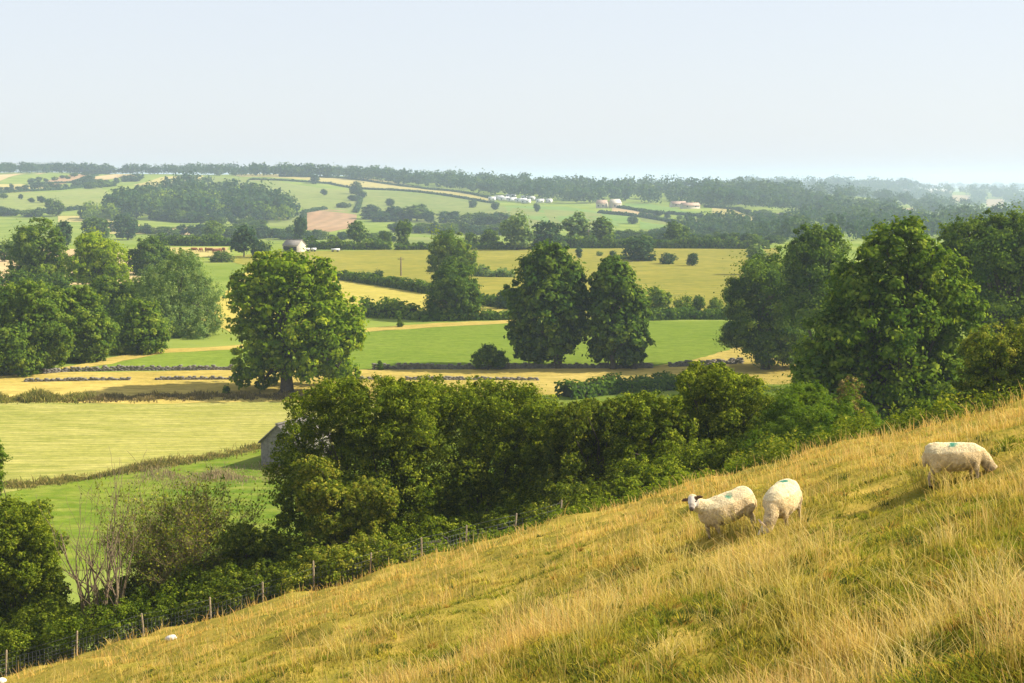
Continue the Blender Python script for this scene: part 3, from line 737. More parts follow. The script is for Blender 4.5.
def wall(label, pixels, height, seed, gap=0., thick=.55):
    """coursed rough blocks in one mesh, with worn gaps"""
    rr = random.Random(seed)
    poly = [at(px, py) for px, py in pixels]; pts = along(poly, .42); o = poly[0]
    g = Geo(); run = 1.
    for i, (a, b) in enumerate(zip(pts[:-1], pts[1:])):
        if i % 7 == 0: run = 0 if rr.random() < gap else 1
        if not run: continue
        d = (b - a); yaw = math.atan2(d.y, d.x); c = (a + b) / 2; z = h1(c.x, c.y)
        hh = height * rr.uniform(.55, 1.2); zz = -.2; k = 0
        while zz < hh:
            h = rr.uniform(.10, .2); l = .21 * rr.uniform(.85, 1.2)
            M = Matrix.Translation(Vector((c.x - o.x, c.y - o.y, z - o.z))) @ Matrix.Rotation(yaw + rr.gauss(0, .06), 4, 'Z')
            w_ = thick / 2 * rr.uniform(.85, 1.1); s = (k % 2) * .16
            box(g, (-l + s, -w_, zz), (l + s, w_, zz + h * .97), M=M, t=rr.random()); zz += h; k += 1
    ob = link('stone_wall', g.mesh('stone_wall', STONE), None, o)
    return tag(ob, label, 'stone wall')
wall('long dry stone wall on the near edge of the green field, left of the lone tree', [(42, 374), (70, 371.5), (130, 370.5), (232, 370)], 0.5, 1)
wall('dark dry stone wall running under the pair of dark trees along the green field', [(372, 369.5), (480, 369), (560, 368.5), (652, 368.2)], .6, 2)
wall('broken grey wall of separate stone stretches in the straw strip, left of the lone tree', [(24, 382), (100, 380.5), (235, 379.5)], .34, 3, gap=.22)
wall('tumbled wall line across the straw strip, right of the lone tree', [(355, 379.5), (430, 380), (490, 380), (538, 380.5)], .34, 9, gap=.25)
wall('low stone wall by the dark spreading sycamore at the right end of the straw strip', [(668, 367), (700, 366), (742, 363.5)], .6, 5)

# ---------------------------------------------------------------- barns, houses, caravans
def barn(name, label, pos, yaw, L, Wd, eave, ridge, wallm, roofm, cat='barn', dark_panels=(), overhang=.18):
    """gabled building: length L along its x axis; openings (face, centre, width, z0, z1)"""
    root = empty(name, pos); root.rotation_euler = (0, 0, yaw); tag(root, label, cat)
    g = Geo(); l, w_ = L / 2, Wd / 2
    V = [(-l, -w_, -.6), (l, -w_, -.6), (l, w_, -.6), (-l, w_, -.6), (-l, -w_, eave), (l, -w_, eave), (l, w_, eave), (-l, w_, eave), (-l, 0, ridge), (l, 0, ridge)]
    g.add(V, [(0, 1, 5, 4), (2, 3, 7, 6), (1, 2, 6, 5), (3, 0, 4, 7), (5, 6, 9, 9), (7, 4, 8, 8)])
    link('wall', gmesh(g, 'wall', wallm), root)
    g = Geo(); o = overhang; sl = (ridge - eave) / w_; e = eave - sl * o; t = .14
    for s in (-1, 1):
        V = [(-l - o, s * (w_ + o), e + .03), (l + o, s * (w_ + o), e + .03), (l + o, 0, ridge + .03), (-l - o, 0, ridge + .03)]
        V += [(x, y, z + t) for x, y, z in V]
        g.add(V, [(0, 1, 2, 3), (4, 5, 6, 7), (0, 1, 5, 4), (0, 3, 7, 4), (1, 2, 6, 5)])
    box(g, (-l - o - .02, -.16, ridge + t - .02), (l + o + .02, .16, ridge + t + .10))
    link('roof', gmesh(g, 'roof', roofm), root)
    for face, cx, ww, z0, z1, kind in dark_panels:
        g = Geo()
        if face == 'front': box(g, (cx - ww / 2, -w_ - .03, z0), (cx + ww / 2, -w_ + .05, z1))
        elif face == 'right': box(g, (l - .05, cx - ww / 2, z0), (l + .03, cx + ww / 2, z1))
        else: box(g, (-l - .03, cx - ww / 2, z0), (-l + .05, cx + ww / 2, z1))
        link(kind, gmesh(g, kind, NEAR_BLACK), root)
    return root
def gmesh(g, n, m):
    me = g.mesh(n, m); bm = bmesh.new(); bm.from_mesh(me)
    bmesh.ops.remove_doubles(bm, verts=bm.verts, dist=1e-5); bmesh.ops.recalc_face_normals(bm, faces=bm.faces); bm.to_mesh(me); bm.free(); return me

p = at(281, 468)
barn('stone_barn', 'small old stone barn half hidden by the large hazel bush, dark gable, pale roof', p + Vector((1.0, 2.6, 0)), R(64), 5.6, 3.7, 2.2, 3.75, WALLSTONE, SLATE)
p = at(294, 252)
barn('field_barn', 'pale gabled barn at the top of the dry pasture, dark long side, bright gable', p + Vector((0, 1, 0)), R(-28), 5.6, 4.6, 2.1, 3.7, PALEWALL, SLATE, dark_panels=[('front', 0, 5.0, .1, 1.8, 'dark_band')])  # dark band across most of the long side
# white caravans by the far wood
def caravan(label, px, py, L, yaw, group=None, name='caravan', cat='caravan', roof=None):
    pos = at(px, py, 600, FH); root = empty(name, pos); root.rotation_euler = (0, 0, yaw); tag(root, label, cat, group)
    g = Geo(); box(g, (-L / 2, -1.6, .3), (L / 2, 1.6, 3.0)); link('body', gmesh(g, 'body', WHITE), root)
    g = Geo(); g.add([(-L / 2 - .2, -1.8, 3.0), (L / 2 + .2, -1.8, 3.0), (L / 2 + .2, 1.8, 3.0), (-L / 2 - .2, 1.8, 3.0), (-L / 2 - .2, 0, 3.7), (L / 2 + .2, 0, 3.7)],
                      [(0, 1, 5, 4), (2, 3, 4, 5), (3, 0, 4, 4), (1, 2, 5, 5), (3, 2, 1, 0)]); link('roof', gmesh(g, 'roof', roof or WHITE), root)
    g = Geo()
    for x in (-L * .28, L * .28):
        g = Geo(); box(g, (x - .6, -1.65, 1.3), (x + .6, -1.55, 2.3)); link('window', gmesh(g, 'window', NEAR_BLACK), root)
for px, py, L in ((492, 201, 6), (499, 199.8, 8), (504, 201, 9), (511, 198, 9), (512, 201.8, 8), (521, 202.6, 10), (526, 203.6, 8), (525, 199.8, 7), (531, 200.4, 7), (540, 203.2, 7), (549, 203, 5)):
    caravan('white caravan in the cluster below the far wood, above the pale green slope', px, py, L, R(random.uniform(-40, 40)), 'white caravans on the far hillside')
def house(label, px, py, L, eave, ridge, yaw, wm, rm, ymin=600, ymax=FH):
    barn('house', label, at(px, py, ymin, ymax), R(yaw), L, 7, eave, ridge, wm, rm, 'house', overhang=.3, dark_panels=[('front', -L * .25, 1.2, 1.2, 2.4, 'window'), ('front', L * .25, 1.2, 1.2, 2.4, 'window')])
house('far pale farmhouse with a tan roof, left one of two right of the caravans', 602, 208, 8, 3.6, 6.4, -20, PALEWALL, TANROOF)
house('far pale farmhouse beside the small tan field, right one of two by the caravans', 615, 208, 8, 3.8, 7, 25, PALEWALL, PALEWALL)
house('long red roofed far farm building above the sloping yellow field, the left one', 678, 207, 12, 2.4, 4.4, 15, PALEWALL, TANROOF)
house('long red roofed far farm building above the sloping yellow field, the right one', 690, 208.5, 14, 2.4, 4.4, 15, PALEWALL, TANROOF)
for i, (px, py, L) in enumerate(((885, 194, 60), (925, 192.6, 90))):
    barn('shed', ('long pale shed on the hazy skyline at the right, the shorter left one', 'long pale shed on the hazy skyline at the right, the longer right one')[i], at(px, py, 2500, 8000), R(5), L, 25, 5, 8, PALEWALL, WHITE, 'shed')
# a white trailer and a pale tank beside the barn
def trailer(label, px, py, L, h_, cat, name):
    pos = at(px, py); root = empty(name, pos); tag(root, label, cat)
    g = Geo(); box(g, (-L / 2, -.9, .45), (L / 2, .9, h_)); link('body', gmesh(g, 'body', WHITE), root)
    for sx in (-.3, .3):
        g = Geo(); tube(g, [(L * sx, -.95, .35), (L * sx, -.75, .35)], [.35, .35], 12); link('wheel', g.mesh('wheel', NEAR_BLACK), root)
    g = Geo(); tube(g, [(L / 2, 0, .5), (L / 2 + 1, 0, .45)], [.05, .05], 6); link('drawbar', g.mesh('drawbar', WIRE), root)
trailer('small white trailer parked against the bright gable of the far stone barn', 307, 251.3, 1.5, 1.0, 'trailer', 'trailer')
trailer('white box trailer standing right of the small trailer at the far stone barn', 313.5, 251.5, 1.6, 1.1, 'trailer', 'trailer')
trailer('long white flat topped trailer by the hedge right of the far stone barn', 335.5, 251.8, 2.6, 1.0, 'trailer', 'trailer')

def pole(label, px, py, top, ymin=95):
    pos = at(px, py, ymin); hgt = (py - top) * pos.y / F
    root = empty('utility_pole', pos); tag(root, label, 'utility pole')
    g = Geo(); tube(g, [(0, 0, -.5), (0, 0, hgt * .5), (0, 0, hgt)], [.2, .18, .14], 8); link('pole', g.mesh('pole', PALE_BARK), root)
    g = Geo(); box(g, (-.8, -.07, hgt - .55), (.8, .07, hgt - .4)); link('crossarm', g.mesh('crossarm', PALE_BARK), root)
pole('pale utility pole rising beside the birch at the top of the dry pasture', 588.5, 243, 229)
pole('thin utility pole at the top of the dry pasture, above the pair of small bushes', 688, 248, 238)
pole('slender pale pole in the dry pasture above the slanting hedge', 401, 276, 257)

# ---------------------------------------------------------------- middle and far trees: a few shared meshes, copied
def proto(seed, kind, n=2600):
    rr = random.Random(seed)
    lob = []
    if kind == 'round':
        lob = [(rr.uniform(-.22, .22), rr.uniform(-.22, .22), rr.uniform(.22, .78), .22, .22, .2) for _ in range(12)] + [(0, 0, .5, .3, .3, .4)]
    elif kind == 'tall':
        lob = [(rr.uniform(-.13, .13), rr.uniform(-.13, .13), rr.uniform(.18, .85), .16, .16, .17) for _ in range(10)] + [(0, 0, .55, .2, .2, .35)]
    else:
        lob = [(rr.uniform(-.4, .4), rr.uniform(-.3, .3), rr.uniform(.18, .65), .28, .28, .3) for _ in range(9)] + [(0, 0, .45, .45, .4, .4)]
    P, N, S, T = crown(lob, .042, n, seed, clump=.4)
    V, Q = leaf_cards(P, N, S, .75)
    g = Geo(); tube(g, [(0, 0, -.06), (.01, 0, .2), (0, .01, .5)], [.03, .022, .012], 6)
    TV = np.concatenate(g.V); TQ = np.concatenate(g.Q)
    return np.concatenate([V, TV]), np.concatenate([Q, TQ + len(V)]), np.concatenate([np.repeat(T, 4), np.full(len(TV), .3)]), np.concatenate([np.zeros(len(Q)), np.ones(len(TQ))])
PROTO = {}
def far_tree_mesh(kind, i, mat):
    key = (kind, i, mat.name)
    if key not in PROTO:
        V, Q, T, M = proto(200 + i * 7 + len(kind), kind)
        PROTO[key] = quads('far_tree', V, Q, [mat, BARK], attr=T, midx=M)
    return PROTO[key]
NFAR = [0]
def far_tree(px, py, wpx, top, label, kind='round', mat=L_FAR, ymin=95, ymax=FH, group=None, name='tree', cat='tree'):
    pos = at(px, py, ymin, ymax); NFAR[0] += 1
    hgt = max(1.5, (py - top) * pos.y / F); wid = wpx * pos.y / F / {'round': .86, 'tall': .56, 'bush': 1.2}[kind]
    o = link(name, far_tree_mesh(kind, NFAR[0] % 4, mat), None, pos)
    o.scale = (wid, wid, hgt); o.rotation_euler = (0, 0, NFAR[0] * 2.4)
    return tag(o, label, cat, group)

far_tree(517, 250, 31, 213, 'pale feathery tree at the top of the dry pasture, above the tall dark domed tree', 'round', L_WILLOW)
far_tree(548, 249, 30, 219, 'rounded grey green tree between the feathery tree and the pale stemmed birch', 'round', L_FAR)
far_tree(577, 247, 26, 212, 'tall birch with a pale trunk at the top of the dry pasture', 'tall', L_WILLOW)
far_tree(603, 247, 22, 218, 'dark upright tree right of the birch and the pale utility pole', 'tall', L_DARK)
far_tree(676, 247, 24, 221, 'dark round tree in the long hedge at the top of the dry pasture', 'round', L_DARK)
far_tree(638, 261, 34, 235, 'spreading field tree alone in the dry pasture, casting a shadow to its left', 'round', L_FAR)
far_tree(668, 264, 20, 252, 'wide low bush in the dry pasture, left of a smaller round one', 'bush', L_FAR, name='bush', cat='bush')
far_tree(692, 266, 13, 253, 'small round bush in the dry pasture, right of the wide low bush', 'round', L_FAR, name='bush', cat='bush')
far_tree(613, 257, 8, 250, 'tiny bush in the dry pasture just left of the spreading field tree', 'bush', L_FAR, name='bush', cat='bush')
far_tree(600, 256, 8, 251.5, 'tiny pale bush in the dry pasture, between the birch and the spreading field tree', 'bush', L_WILLOW, name='bush', cat='bush')
far_tree(579, 258, 7, 247, 'small upright bush in the dry pasture under the birch', 'tall', L_FAR, name='bush', cat='bush')
far_tree(757, 275, 20, 245, 'slim grey green tree at the right end of the dry pasture, behind the dark sycamore', 'tall', L_WILLOW)
far_tree(659, 314, 25, 287, 'large rounded bush at the bottom of the dry pasture, first right of the dark pair', 'round', L_ASH, name='bush', cat='bush')
far_tree(682, 315, 22, 294, 'light green bush second in the line along the bottom of the dry pasture', 'bush', L_ASH, name='bush', cat='bush')
far_tree(698, 314, 16, 295, 'round dark bush third in the line along the bottom of the dry pasture', 'round', L_DARK, name='bush', cat='bush')
far_tree(714, 314, 18, 296, 'low green bush last in the line along the bottom of the dry pasture', 'bush', L_ASH, name='bush', cat='bush')
far_tree(733, 312, 20, 281, 'pale green tree against the left edge of the dark sycamore', 'round', L_LIME)
far_tree(505, 309, 18, 288, 'small blue green tree touching the left side of the tall dark domed tree', 'round', L_FAR)
far_tree(357, 245, 23, 221, 'dark dense round tree behind the hedge right of the far stone barn', 'round', L_DARK)
far_tree(386, 247, 14, 231, 'low dark tree joined to a taller slim one, left of the two by the pasture', 'round', L_DARK)
far_tree(403, 248, 16, 219, 'slim dark tree with a narrow top at the upper edge of the dry pasture', 'tall', L_DARK)
far_tree(470, 249, 15, 231, 'round dark tree right of the upper hay field tree, smaller of two', 'round', L_DARK)
far_tree(489, 249, 22, 229, 'round dark tree left of the feathery tree, wider of two', 'round', L_DARK)
far_tree(300, 243, 15, 216, 'blue green tree just behind the far stone barn', 'round', L_FAR)
far_tree(377, 283, 12, 270, 'small bush growing out of the slanting hedge above the pale hay field', 'round', L_FAR, name='bush', cat='bush')
far_tree(370, 279, 9, 271, 'small bush left of the bush in the slanting hedge', 'bush', L_WILLOW, name='bush', cat='bush')
far_tree(324, 275, 10, 266, 'low dark bush above the crown of the lone tree', 'bush', L_DARK, name='bush', cat='bush')
far_tree(97, 243, 31, 217, 'wide dark tree above the yellowish tree, behind the left wood', 'round', L_DARK, ymin=350)
far_tree(128, 240, 25, 215, 'grey green round tree right of the wide dark tree, behind the left wood', 'round', L_FAR, ymin=350)
far_tree(213, 243, 22, 219, 'light green tree above the field with brown cattle', 'round', L_ASH, ymin=350)
far_tree(244, 257, 28, 226, 'dark loose tree right of the cattle field, above the lone tree', 'round', L_FAR, ymin=300)
far_tree(62, 252, 19, 222, 'dull green tree between the tall upright tree and the wide dark tree', 'tall', L_FAR, ymin=330)
far_tree(5, 262, 18, 240, 'dark bush like tree at the left picture edge beside the stubble field', 'round', L_DARK, ymin=330)
far_tree(262, 258, 22, 238, 'low spreading tree between the dark loose tree and the far stone barn', 'bush', L_FAR, ymin=300)
far_tree(222, 262, 24, 250, 'low dark scrub right below the brown cattle', 'bush', L_DARK, ymin=300, name='bush', cat='bush')
far_tree(190, 262, 22, 252, 'green scrub at the top of the willow, below the brown cattle', 'bush', L_ASH, ymin=300, name='bush', cat='bush')
far_tree(56, 216, 20, 199, 'large dark round tree on the far slope at the left, beside the pale green field', 'round', L_DARK, ymin=600)
far_tree(84, 219, 13, 206, 'round grey green tree right of the large dark one on the far slope', 'round', L_FAR, ymin=600)

def belt(pixels, n, hpx, label, group, kinds=('round', 'tall', 'bush'), mats=(L_FAR, L_DARK, L_FAR), ymin=540, ymax=FH, seed=0, jitter=1.2, wr=(.9, 2.2)):
    rr = random.Random(seed + 77)
    seg = [(b[0] - a[0]) for a, b in zip(pixels[:-1], pixels[1:])]; tot = sum(seg)
    for i in range(n):
        s = (i + rr.uniform(.1, .9)) / n * tot; k = 0
        while k < len(seg) - 1 and s > seg[k]: s -= seg[k]; k += 1
        t = s / seg[k]; a, b = pixels[k], pixels[k + 1]
        px = a[0] + (b[0] - a[0]) * t; py = a[1] + (b[1] - a[1]) * t + rr.uniform(-jitter, jitter)
        hh = rr.uniform(*hpx); kd = rr.choice(kinds)
        w_ = hh * rr.uniform(*wr) * {'round': 1, 'tall': .7, 'bush': 1.5}[kd]
        far_tree(px, py, w_, py - hh, label, kd, rr.choice(mats), ymin, ymax, group)
belt([(115, 232), (230, 238)], 15, (6, 12), 'mixed tree in the thick belt between the left wood and the cattle field', 'trees of the belt above the cattle field', seed=1)
belt([(225, 236), (300, 240)], 11, (9, 17), 'dark tree in the belt right behind the far stone barn, to its left', 'trees of the belt left of the far stone barn', seed=2)
belt([(305, 240), (395, 243)], 12, (6, 11), 'low tree behind the hedge right of the far stone barn', 'low trees behind the barn hedge', seed=3)
belt([(150, 220), (262, 228)], 16, (7, 13), 'hazy tree at the foot of the bluish hillside wood', 'trees at the foot of the hillside wood', seed=4)
belt([(395, 232), (520, 236)], 20, (7, 13), 'hazy tree in the valley line below the pale green slope', 'trees in the valley line below the slope', seed=5)
belt([(520, 240), (640, 242)], 14, (6, 12), 'tree in the thick valley belt behind the birch', 'trees in the valley belt behind the birch', seed=6)
belt([(610, 240), (780, 245)], 22, (7, 13), 'tree in the belt behind the long dark hedge at the right', 'trees in the belt behind the long hedge', seed=7)
belt([(640, 236), (800, 240)], 18, (6, 12), 'blue green tree in the valley below the far right fields', 'trees in the valley below the far right fields', seed=8)
belt([(360, 220), (500, 226)], 11, (9, 16), 'blue tree in the broken line across the foot of the pale green slope', 'trees at the foot of the pale green slope', seed=9)
belt([(-20, 214), (45, 217)], 6, (6, 10), 'hazy tree on the far slope left of the large dark round tree', 'trees left of the large dark round tree', seed=10)
belt([(-10, 193), (60, 188), (100, 184)], 17, (3, 8), 'blue tree in the hedgerow above the pale green field at the far left', 'hedgerow trees above the far left field', seed=11)
belt([(30, 184), (80, 176), (110, 173)], 11, (2.5, 6), 'small tree in the hedgerow between the tan fields at the far left', 'hedgerow trees between the tan fields', seed=12)
belt([(90, 190), (135, 181)], 7, (5, 9), 'tree on the field edge left of the bluish hillside wood', 'trees left of the hillside wood', seed=13)
belt([(2, 200), (20, 199), (55, 207)], 5, (4, 7), 'single tree standing in the pale green field at the far left', 'trees in the far left field', seed=14)
belt([(640, 216), (735, 222)], 9, (4, 8), 'small tree in the hedges between the bright strips right of the farmhouses', 'hedge trees among the bright strips', seed=15)
belt([(712, 226), (800, 232)], 12, (6, 10), 'tree below the sloping yellow field at the far right', 'trees below the sloping yellow field', seed=16)
belt([(735, 212), (810, 222)], 9, (4, 8), 'tree above the sloping yellow field at the far right', 'trees above the sloping yellow field', seed=17)
for px, py, w_, top, lab in ((315, 184, 9, 174, 'dark tree in the pale strip under the skyline wood, on a thin hedge'), (324, 196, 7, 189, 'small tree alone near the top left of the pale green slope'),
                            (345, 208, 18, 202, 'wide dark thicket left of the line of trees running down the slope'), (374, 219, 16, 205, 'big blue tree standing on the slope right of the thicket'),
                            (390, 206, 9, 198, 'small tree in the upper middle of the pale green slope'), (421, 215, 12, 204, 'round tree in the middle of the pale green slope'),
                            (473, 208, 9, 200, 'small tree below the caravans, left of two with shadows'), (495, 210, 9, 202, 'small tree below the caravans, right of two with shadows'),
                            (357, 194, 14, 180, 'large tree at the top of the line running down the slope'), (361, 199, 11, 190, 'tree in the line running down the slope, second from the top'),
                            (353, 201, 12, 195, 'low tree in the line running down the slope, beside the thicket'), (537, 212, 7, 203, 'small dark tree at the right end of the caravans'),
                            (633, 224, 10, 216, 'round blue tree between the bright strips of field'), (650, 219, 5, 214, 'tiny tree on the strip right of the round blue tree')):
    far_tree(px, py, w_, top, lab, 'round' if w_ < 14 else 'bush', L_FAR, 600, FH)

def thin_hedge(label, pixels, seed, hgt=1.6, ymin=600):
    return hedge(label, pixels, hgt, 3.0, .9, L_FAR, ymin, FH, seed=seed, dens=1.0)
thin_hedge('thin dark hedge line running down the far slope to the caravans', [(250, 180), (330, 184), (400, 191), (493, 203.5)], 31)
thin_hedge('thin hedge line along the upper edge of the yellow strip on the far slope', [(280, 176.5), (345, 178.5), (420, 188.5), (490, 198.5)], 32)
thin_hedge('hedge line climbing straight up the pale green slope', [(356, 213), (360, 202), (361, 195)], 33, 2.4)
thin_hedge('far hedge between the two bright strips beside the farmhouses', [(600, 213.3), (640, 217), (690, 225)], 34, 2)
thin_hedge('far hedge above the small tan strip right of the farmhouses', [(618, 208), (650, 213.3), (700, 216.5)], 35, 2)
thin_hedge('far hedge along the upper edge of the sloping yellow field', [(706, 207.5), (736, 210), (806, 229)], 36, 2)
thin_hedge('hedge on the left edge of the ploughed field on the far slope', [(303, 229), (304, 213), (325, 209.5)], 37, 2)
thin_hedge('hedge above the pale green field at the far left', [(-30, 195), (30, 191.5), (60, 190), (100, 185.5)], 39, 2)
thin_hedge('hedge between the tan fields at the far left', [(30, 184.5), (72, 183), (97, 175.5)], 40, 1.8)
thin_hedge('hedge along the bottom of the far left pale green field', [(-40, 213.5), (40, 213.5), (96, 208.5)], 38, 2.5)

# ---------------------------------------------------------------- far woods that read as one mass
def wood(region, n, hpx, seed, ymin=600, ymax=FH, leafk=.085, per=130, mat=L_FAR, name='far_woodland', skip=()):
    """region: top and bottom rows as functions of px given as polylines"""
    g = np.random.default_rng(seed)
    top, bot = region
    x0, x1 = top[0][0], top[-1][0]
    Ps, Ns, Ss, Ts = [], [], [], []; o = None
    for _ in range(n):
        px = g.uniform(x0, x1); a = np.interp(px, [q[0] for q in top], [q[1] for q in top]); b = np.interp(px, [q[0] for q in bot], [q[1] for q in bot])
        py = g.uniform(a, b)
        if any(q[0] < px < q[2] and q[1] < py < q[3] + 4 for q in skip): continue
        p = at(px, py, ymin, ymax)
        if o is None: o = p
        hh = g.uniform(*hpx); w_ = hh * g.uniform(.4, .7)
        lob = [(g.uniform(-.5, .5) * w_, g.uniform(-.5, .5) * w_, hh * g.uniform(.35, .8), w_ * .6, w_ * .6, hh * .26) for _ in range(4)]
        P, N, S, T = crown(lob, hh * leafk, per, int(g.integers(1e6)), clump=.6, tint=(.45 + g.normal(0, .22), .12, .14))
        Ps.append(P + np.array(p - o)); Ns.append(N); Ss.append(S); Ts.append(T)
    V, Q = leaf_cards(np.concatenate(Ps), np.concatenate(Ns), np.concatenate(Ss), .8)
    ob = link(name, quads(name, V, Q, mat, attr=np.repeat(np.concatenate(Ts), 4)), None, o)
    return tag(ob, kind='stuff')
CLEAR = [(910, 216, 946, 228), (948, 195, 972, 204), (984, 199, 1006, 208), (712, 208, 806, 230), (774, 212, 804, 220), (840, 203, 880, 209), (800, 196, 830, 200), (890, 208, 915, 213), (960, 212, 1010, 219), (735, 198, 765, 203)]
wood(([(-60, 173), (60, 172), (200, 173.5), (260, 175)], [(-60, 174.5), (60, 173), (130, 174), (260, 177)]), 300, (9, 14), 1)
wood(([(250, 174.5), (330, 176.5), (420, 180), (520, 185), (610, 188), (700, 190), (800, 193)], [(250, 176.5), (340, 178.5), (420, 187), (500, 197), (560, 204), (625, 203), (690, 206), (800, 213)]), 620, (9, 15), 2)
wood(([(112, 214), (142, 205), (165, 195), (203, 183), (225, 190), (262, 206), (292, 217)], [(112, 220), (160, 221), (220, 223), (292, 221)]), 215, (7, 18), 3, ymin=700)
wood(([(85, 214), (150, 204), (210, 192), (290, 214)], [(85, 222), (160, 223), (220, 223), (290, 223)]), 90, (6, 14), 31, ymin=700, mat=L_ASH)
wood(([(700, 190), (800, 192), (900, 196), (1080, 198)], [(700, 207), (800, 216), (900, 228), (1080, 232)]), 900, (9, 17), 4, ymin=900, ymax=7000, skip=CLEAR)
wood(([(560, 187.3), (760, 187), (900, 187), (1080, 187.5)], [(560, 190), (760, 190.5), (900, 191), (1080, 193)]), 420, (14, 26), 5, ymin=2600, ymax=8200)
wood(([(690, 226), (810, 232)], [(690, 238), (810, 242)]), 120, (7, 11), 6, ymin=600)
wood(([(790, 216), (880, 222), (960, 222)], [(790, 240), (880, 242), (960, 238)]), 110, (8, 13), 7, ymin=600)
wood(([(720, 191), (860, 191.5), (1080, 192.5)], [(720, 197), (860, 203), (1080, 205)]), 420, (12, 22), 8, ymin=2700, ymax=3750, skip=CLEAR)

# ---------------------------------------------------------------- fence on the brow
def build_fence():
    px_posts = [(-35, 668), (5, 658), (76, 643), (144, 626), (211, 613), (263, 600), (314, 592), (370, 577), (422, 562), (466, 549), (514, 537), (560, 524)]
    off = (.1, .1, .1, .1, .2, .3, .4, .6, 1.4, 3.4, 4.2, 4.8, 5.2, 5.6)
    pts = []
    for (px, py), o_ in zip(px_posts, off):       # the fence keeps to the brow
        d = ray(px, py); u = d[0] / d[1]; y = 58.0
        for _ in range(20): y = float(np.interp(u * y, FENCE_X, FENCE_Y)) + o_
        pts.append(Vector((u * y, y, h1(u * y, y))))
    base = pts[4].copy()
    root = empty('wire_fence', base); tag(root, 'wire netting stock fence on weathered posts along the brow of the grass hillside', 'fence')
    rr = random.Random(5); tops = []
    for i, p in enumerate(pts):
        g = Geo(); q = p - base; lean = Vector((rr.gauss(0, .05), rr.gauss(0, .04), 0)); hgt = rr.uniform(1.0, 1.14) * (1.14 if i == 6 else 1)
        tube(g, [q + Vector((0, 0, -.3)), q + lean * .5 + Vector((0, 0, hgt * .5)), q + lean + Vector((0, 0, hgt)), q + lean + Vector((0, 0, hgt + .03))], [.040, .037, .034, .022], 8)
        link('post', g.mesh('post', POSTWOOD), root); tops.append((q, lean))
    g = Geo()
    for (a, la), (b, lb) in zip(tops[:-1], tops[1:]):
        for k, z in enumerate((.08, .2, .33, .47, .63, .8, 1.02)):
            m = a.lerp(b, .5) + Vector((rr.gauss(0, .02), 0, z - rr.uniform(.0, .05)))
            r_ = .007 if k < 6 else .006
            tube(g, [a + la * z + Vector((0, -.06, z)), m + Vector((0, -.06, 0)), b + lb * z + Vector((0, -.06, z))], [r_] * 3, 3)
        n = int((b - a).length / .16)
        for i in range(1, n):
            c = a.lerp(b, i / n) + Vector((0, -.06, 0))
            tube(g, [c + Vector((0, 0, .06)), c + Vector((rr.gauss(0, .01), 0, .8))], [.0055, .0055], 3)
    link('wire_netting', g.mesh('wire_netting', WIRE), root)
build_fence()

def stone(label, px, py, s, seed):
    g = np.random.default_rng(seed); p = on_hill(px, py)
    bm = bmesh.new(); bmesh.ops.create_icosphere(bm, subdivisions=3, radius=s)
    for v in bm.verts:
        n = math.sin(v.co.x * 7 / s * .4 + seed) * .12 + math.sin(v.co.y * 5 / s * .5 + seed * 2) * .12 + math.sin((v.co.z + v.co.x) * 9 / s * .4) * .06
        v.co = v.co * (1 + n); v.co.z *= .7; v.co.x *= 1.25
    me = bpy.data.meshes.new('stone'); bm.to_mesh(me); bm.free(); me.materials.append(PALE_STONE)
    o = link('stone', me, None, p + Vector((0, -.15, s * .45))); tag(o, label, 'stone'); o.rotation_euler = (0, 0, seed)
stone('white rounded stone lying in the grass in front of the fence, below the twiggy tree', 172, 639, .17, 3)
stone('pale stone at the bottom left picture corner, the larger of two in the dry grass', 4, 681, .15, 5)

# ---------------------------------------------------------------- sheep
def sheep_mats():
    m, nt, out = nodes('fleece'); L = nt.links
    a = nt.nodes.new('ShaderNodeAttribute'); a.attribute_name = 'shade'
    tc = nt.nodes.new('ShaderNodeTexCoord')
    n = nt.nodes.new('ShaderNodeTexNoise'); n.inputs['Scale'].default_value = 22; n.inputs['Detail'].default_value = 5; L.new(tc.outputs['Object'], n.inputs[0])
    n2 = nt.nodes.new('ShaderNodeTexNoise'); n2.inputs['Scale'].default_value = 5; L.new(tc.outputs['Object'], n2.inputs[0])
    r = ramp(nt, [(.3, (.78, .72, .62)), (.65, (1.08, 1.05, 1.0))]); L.new(n2.outputs[0], r.inputs[0])
    mx = nt.nodes.new('ShaderNodeMix'); mx.data_type = 'RGBA'; mx.blend_type = 'MULTIPLY'; mx.inputs['Factor'].default_value = 1
    L.new(a.outputs['Color'], mx.inputs['A']); L.new(r.outputs[0], mx.inputs['B'])
    b = nt.nodes.new('ShaderNodeBsdfDiffuse'); b.inputs['Roughness'].default_value = 1; L.new(mx.outputs['Result'], b.inputs[0])
    bp = nt.nodes.new('ShaderNodeBump'); bp.inputs['Strength'].default_value = .4; bp.inputs['Distance'].default_value = .02
    L.new(n.outputs[0], bp.inputs['Height']); L.new(bp.outputs[0], b.inputs['Normal']); L.new(b.outputs[0], out.inputs[0])
    return m
FLEECE = sheep_mats(); WOOL = shade_mat('wool_locks', .5)
EYE = rough_mat('dark_eye', (.008, .006, .004), (.015, .012, .01), 3, .15, 0)

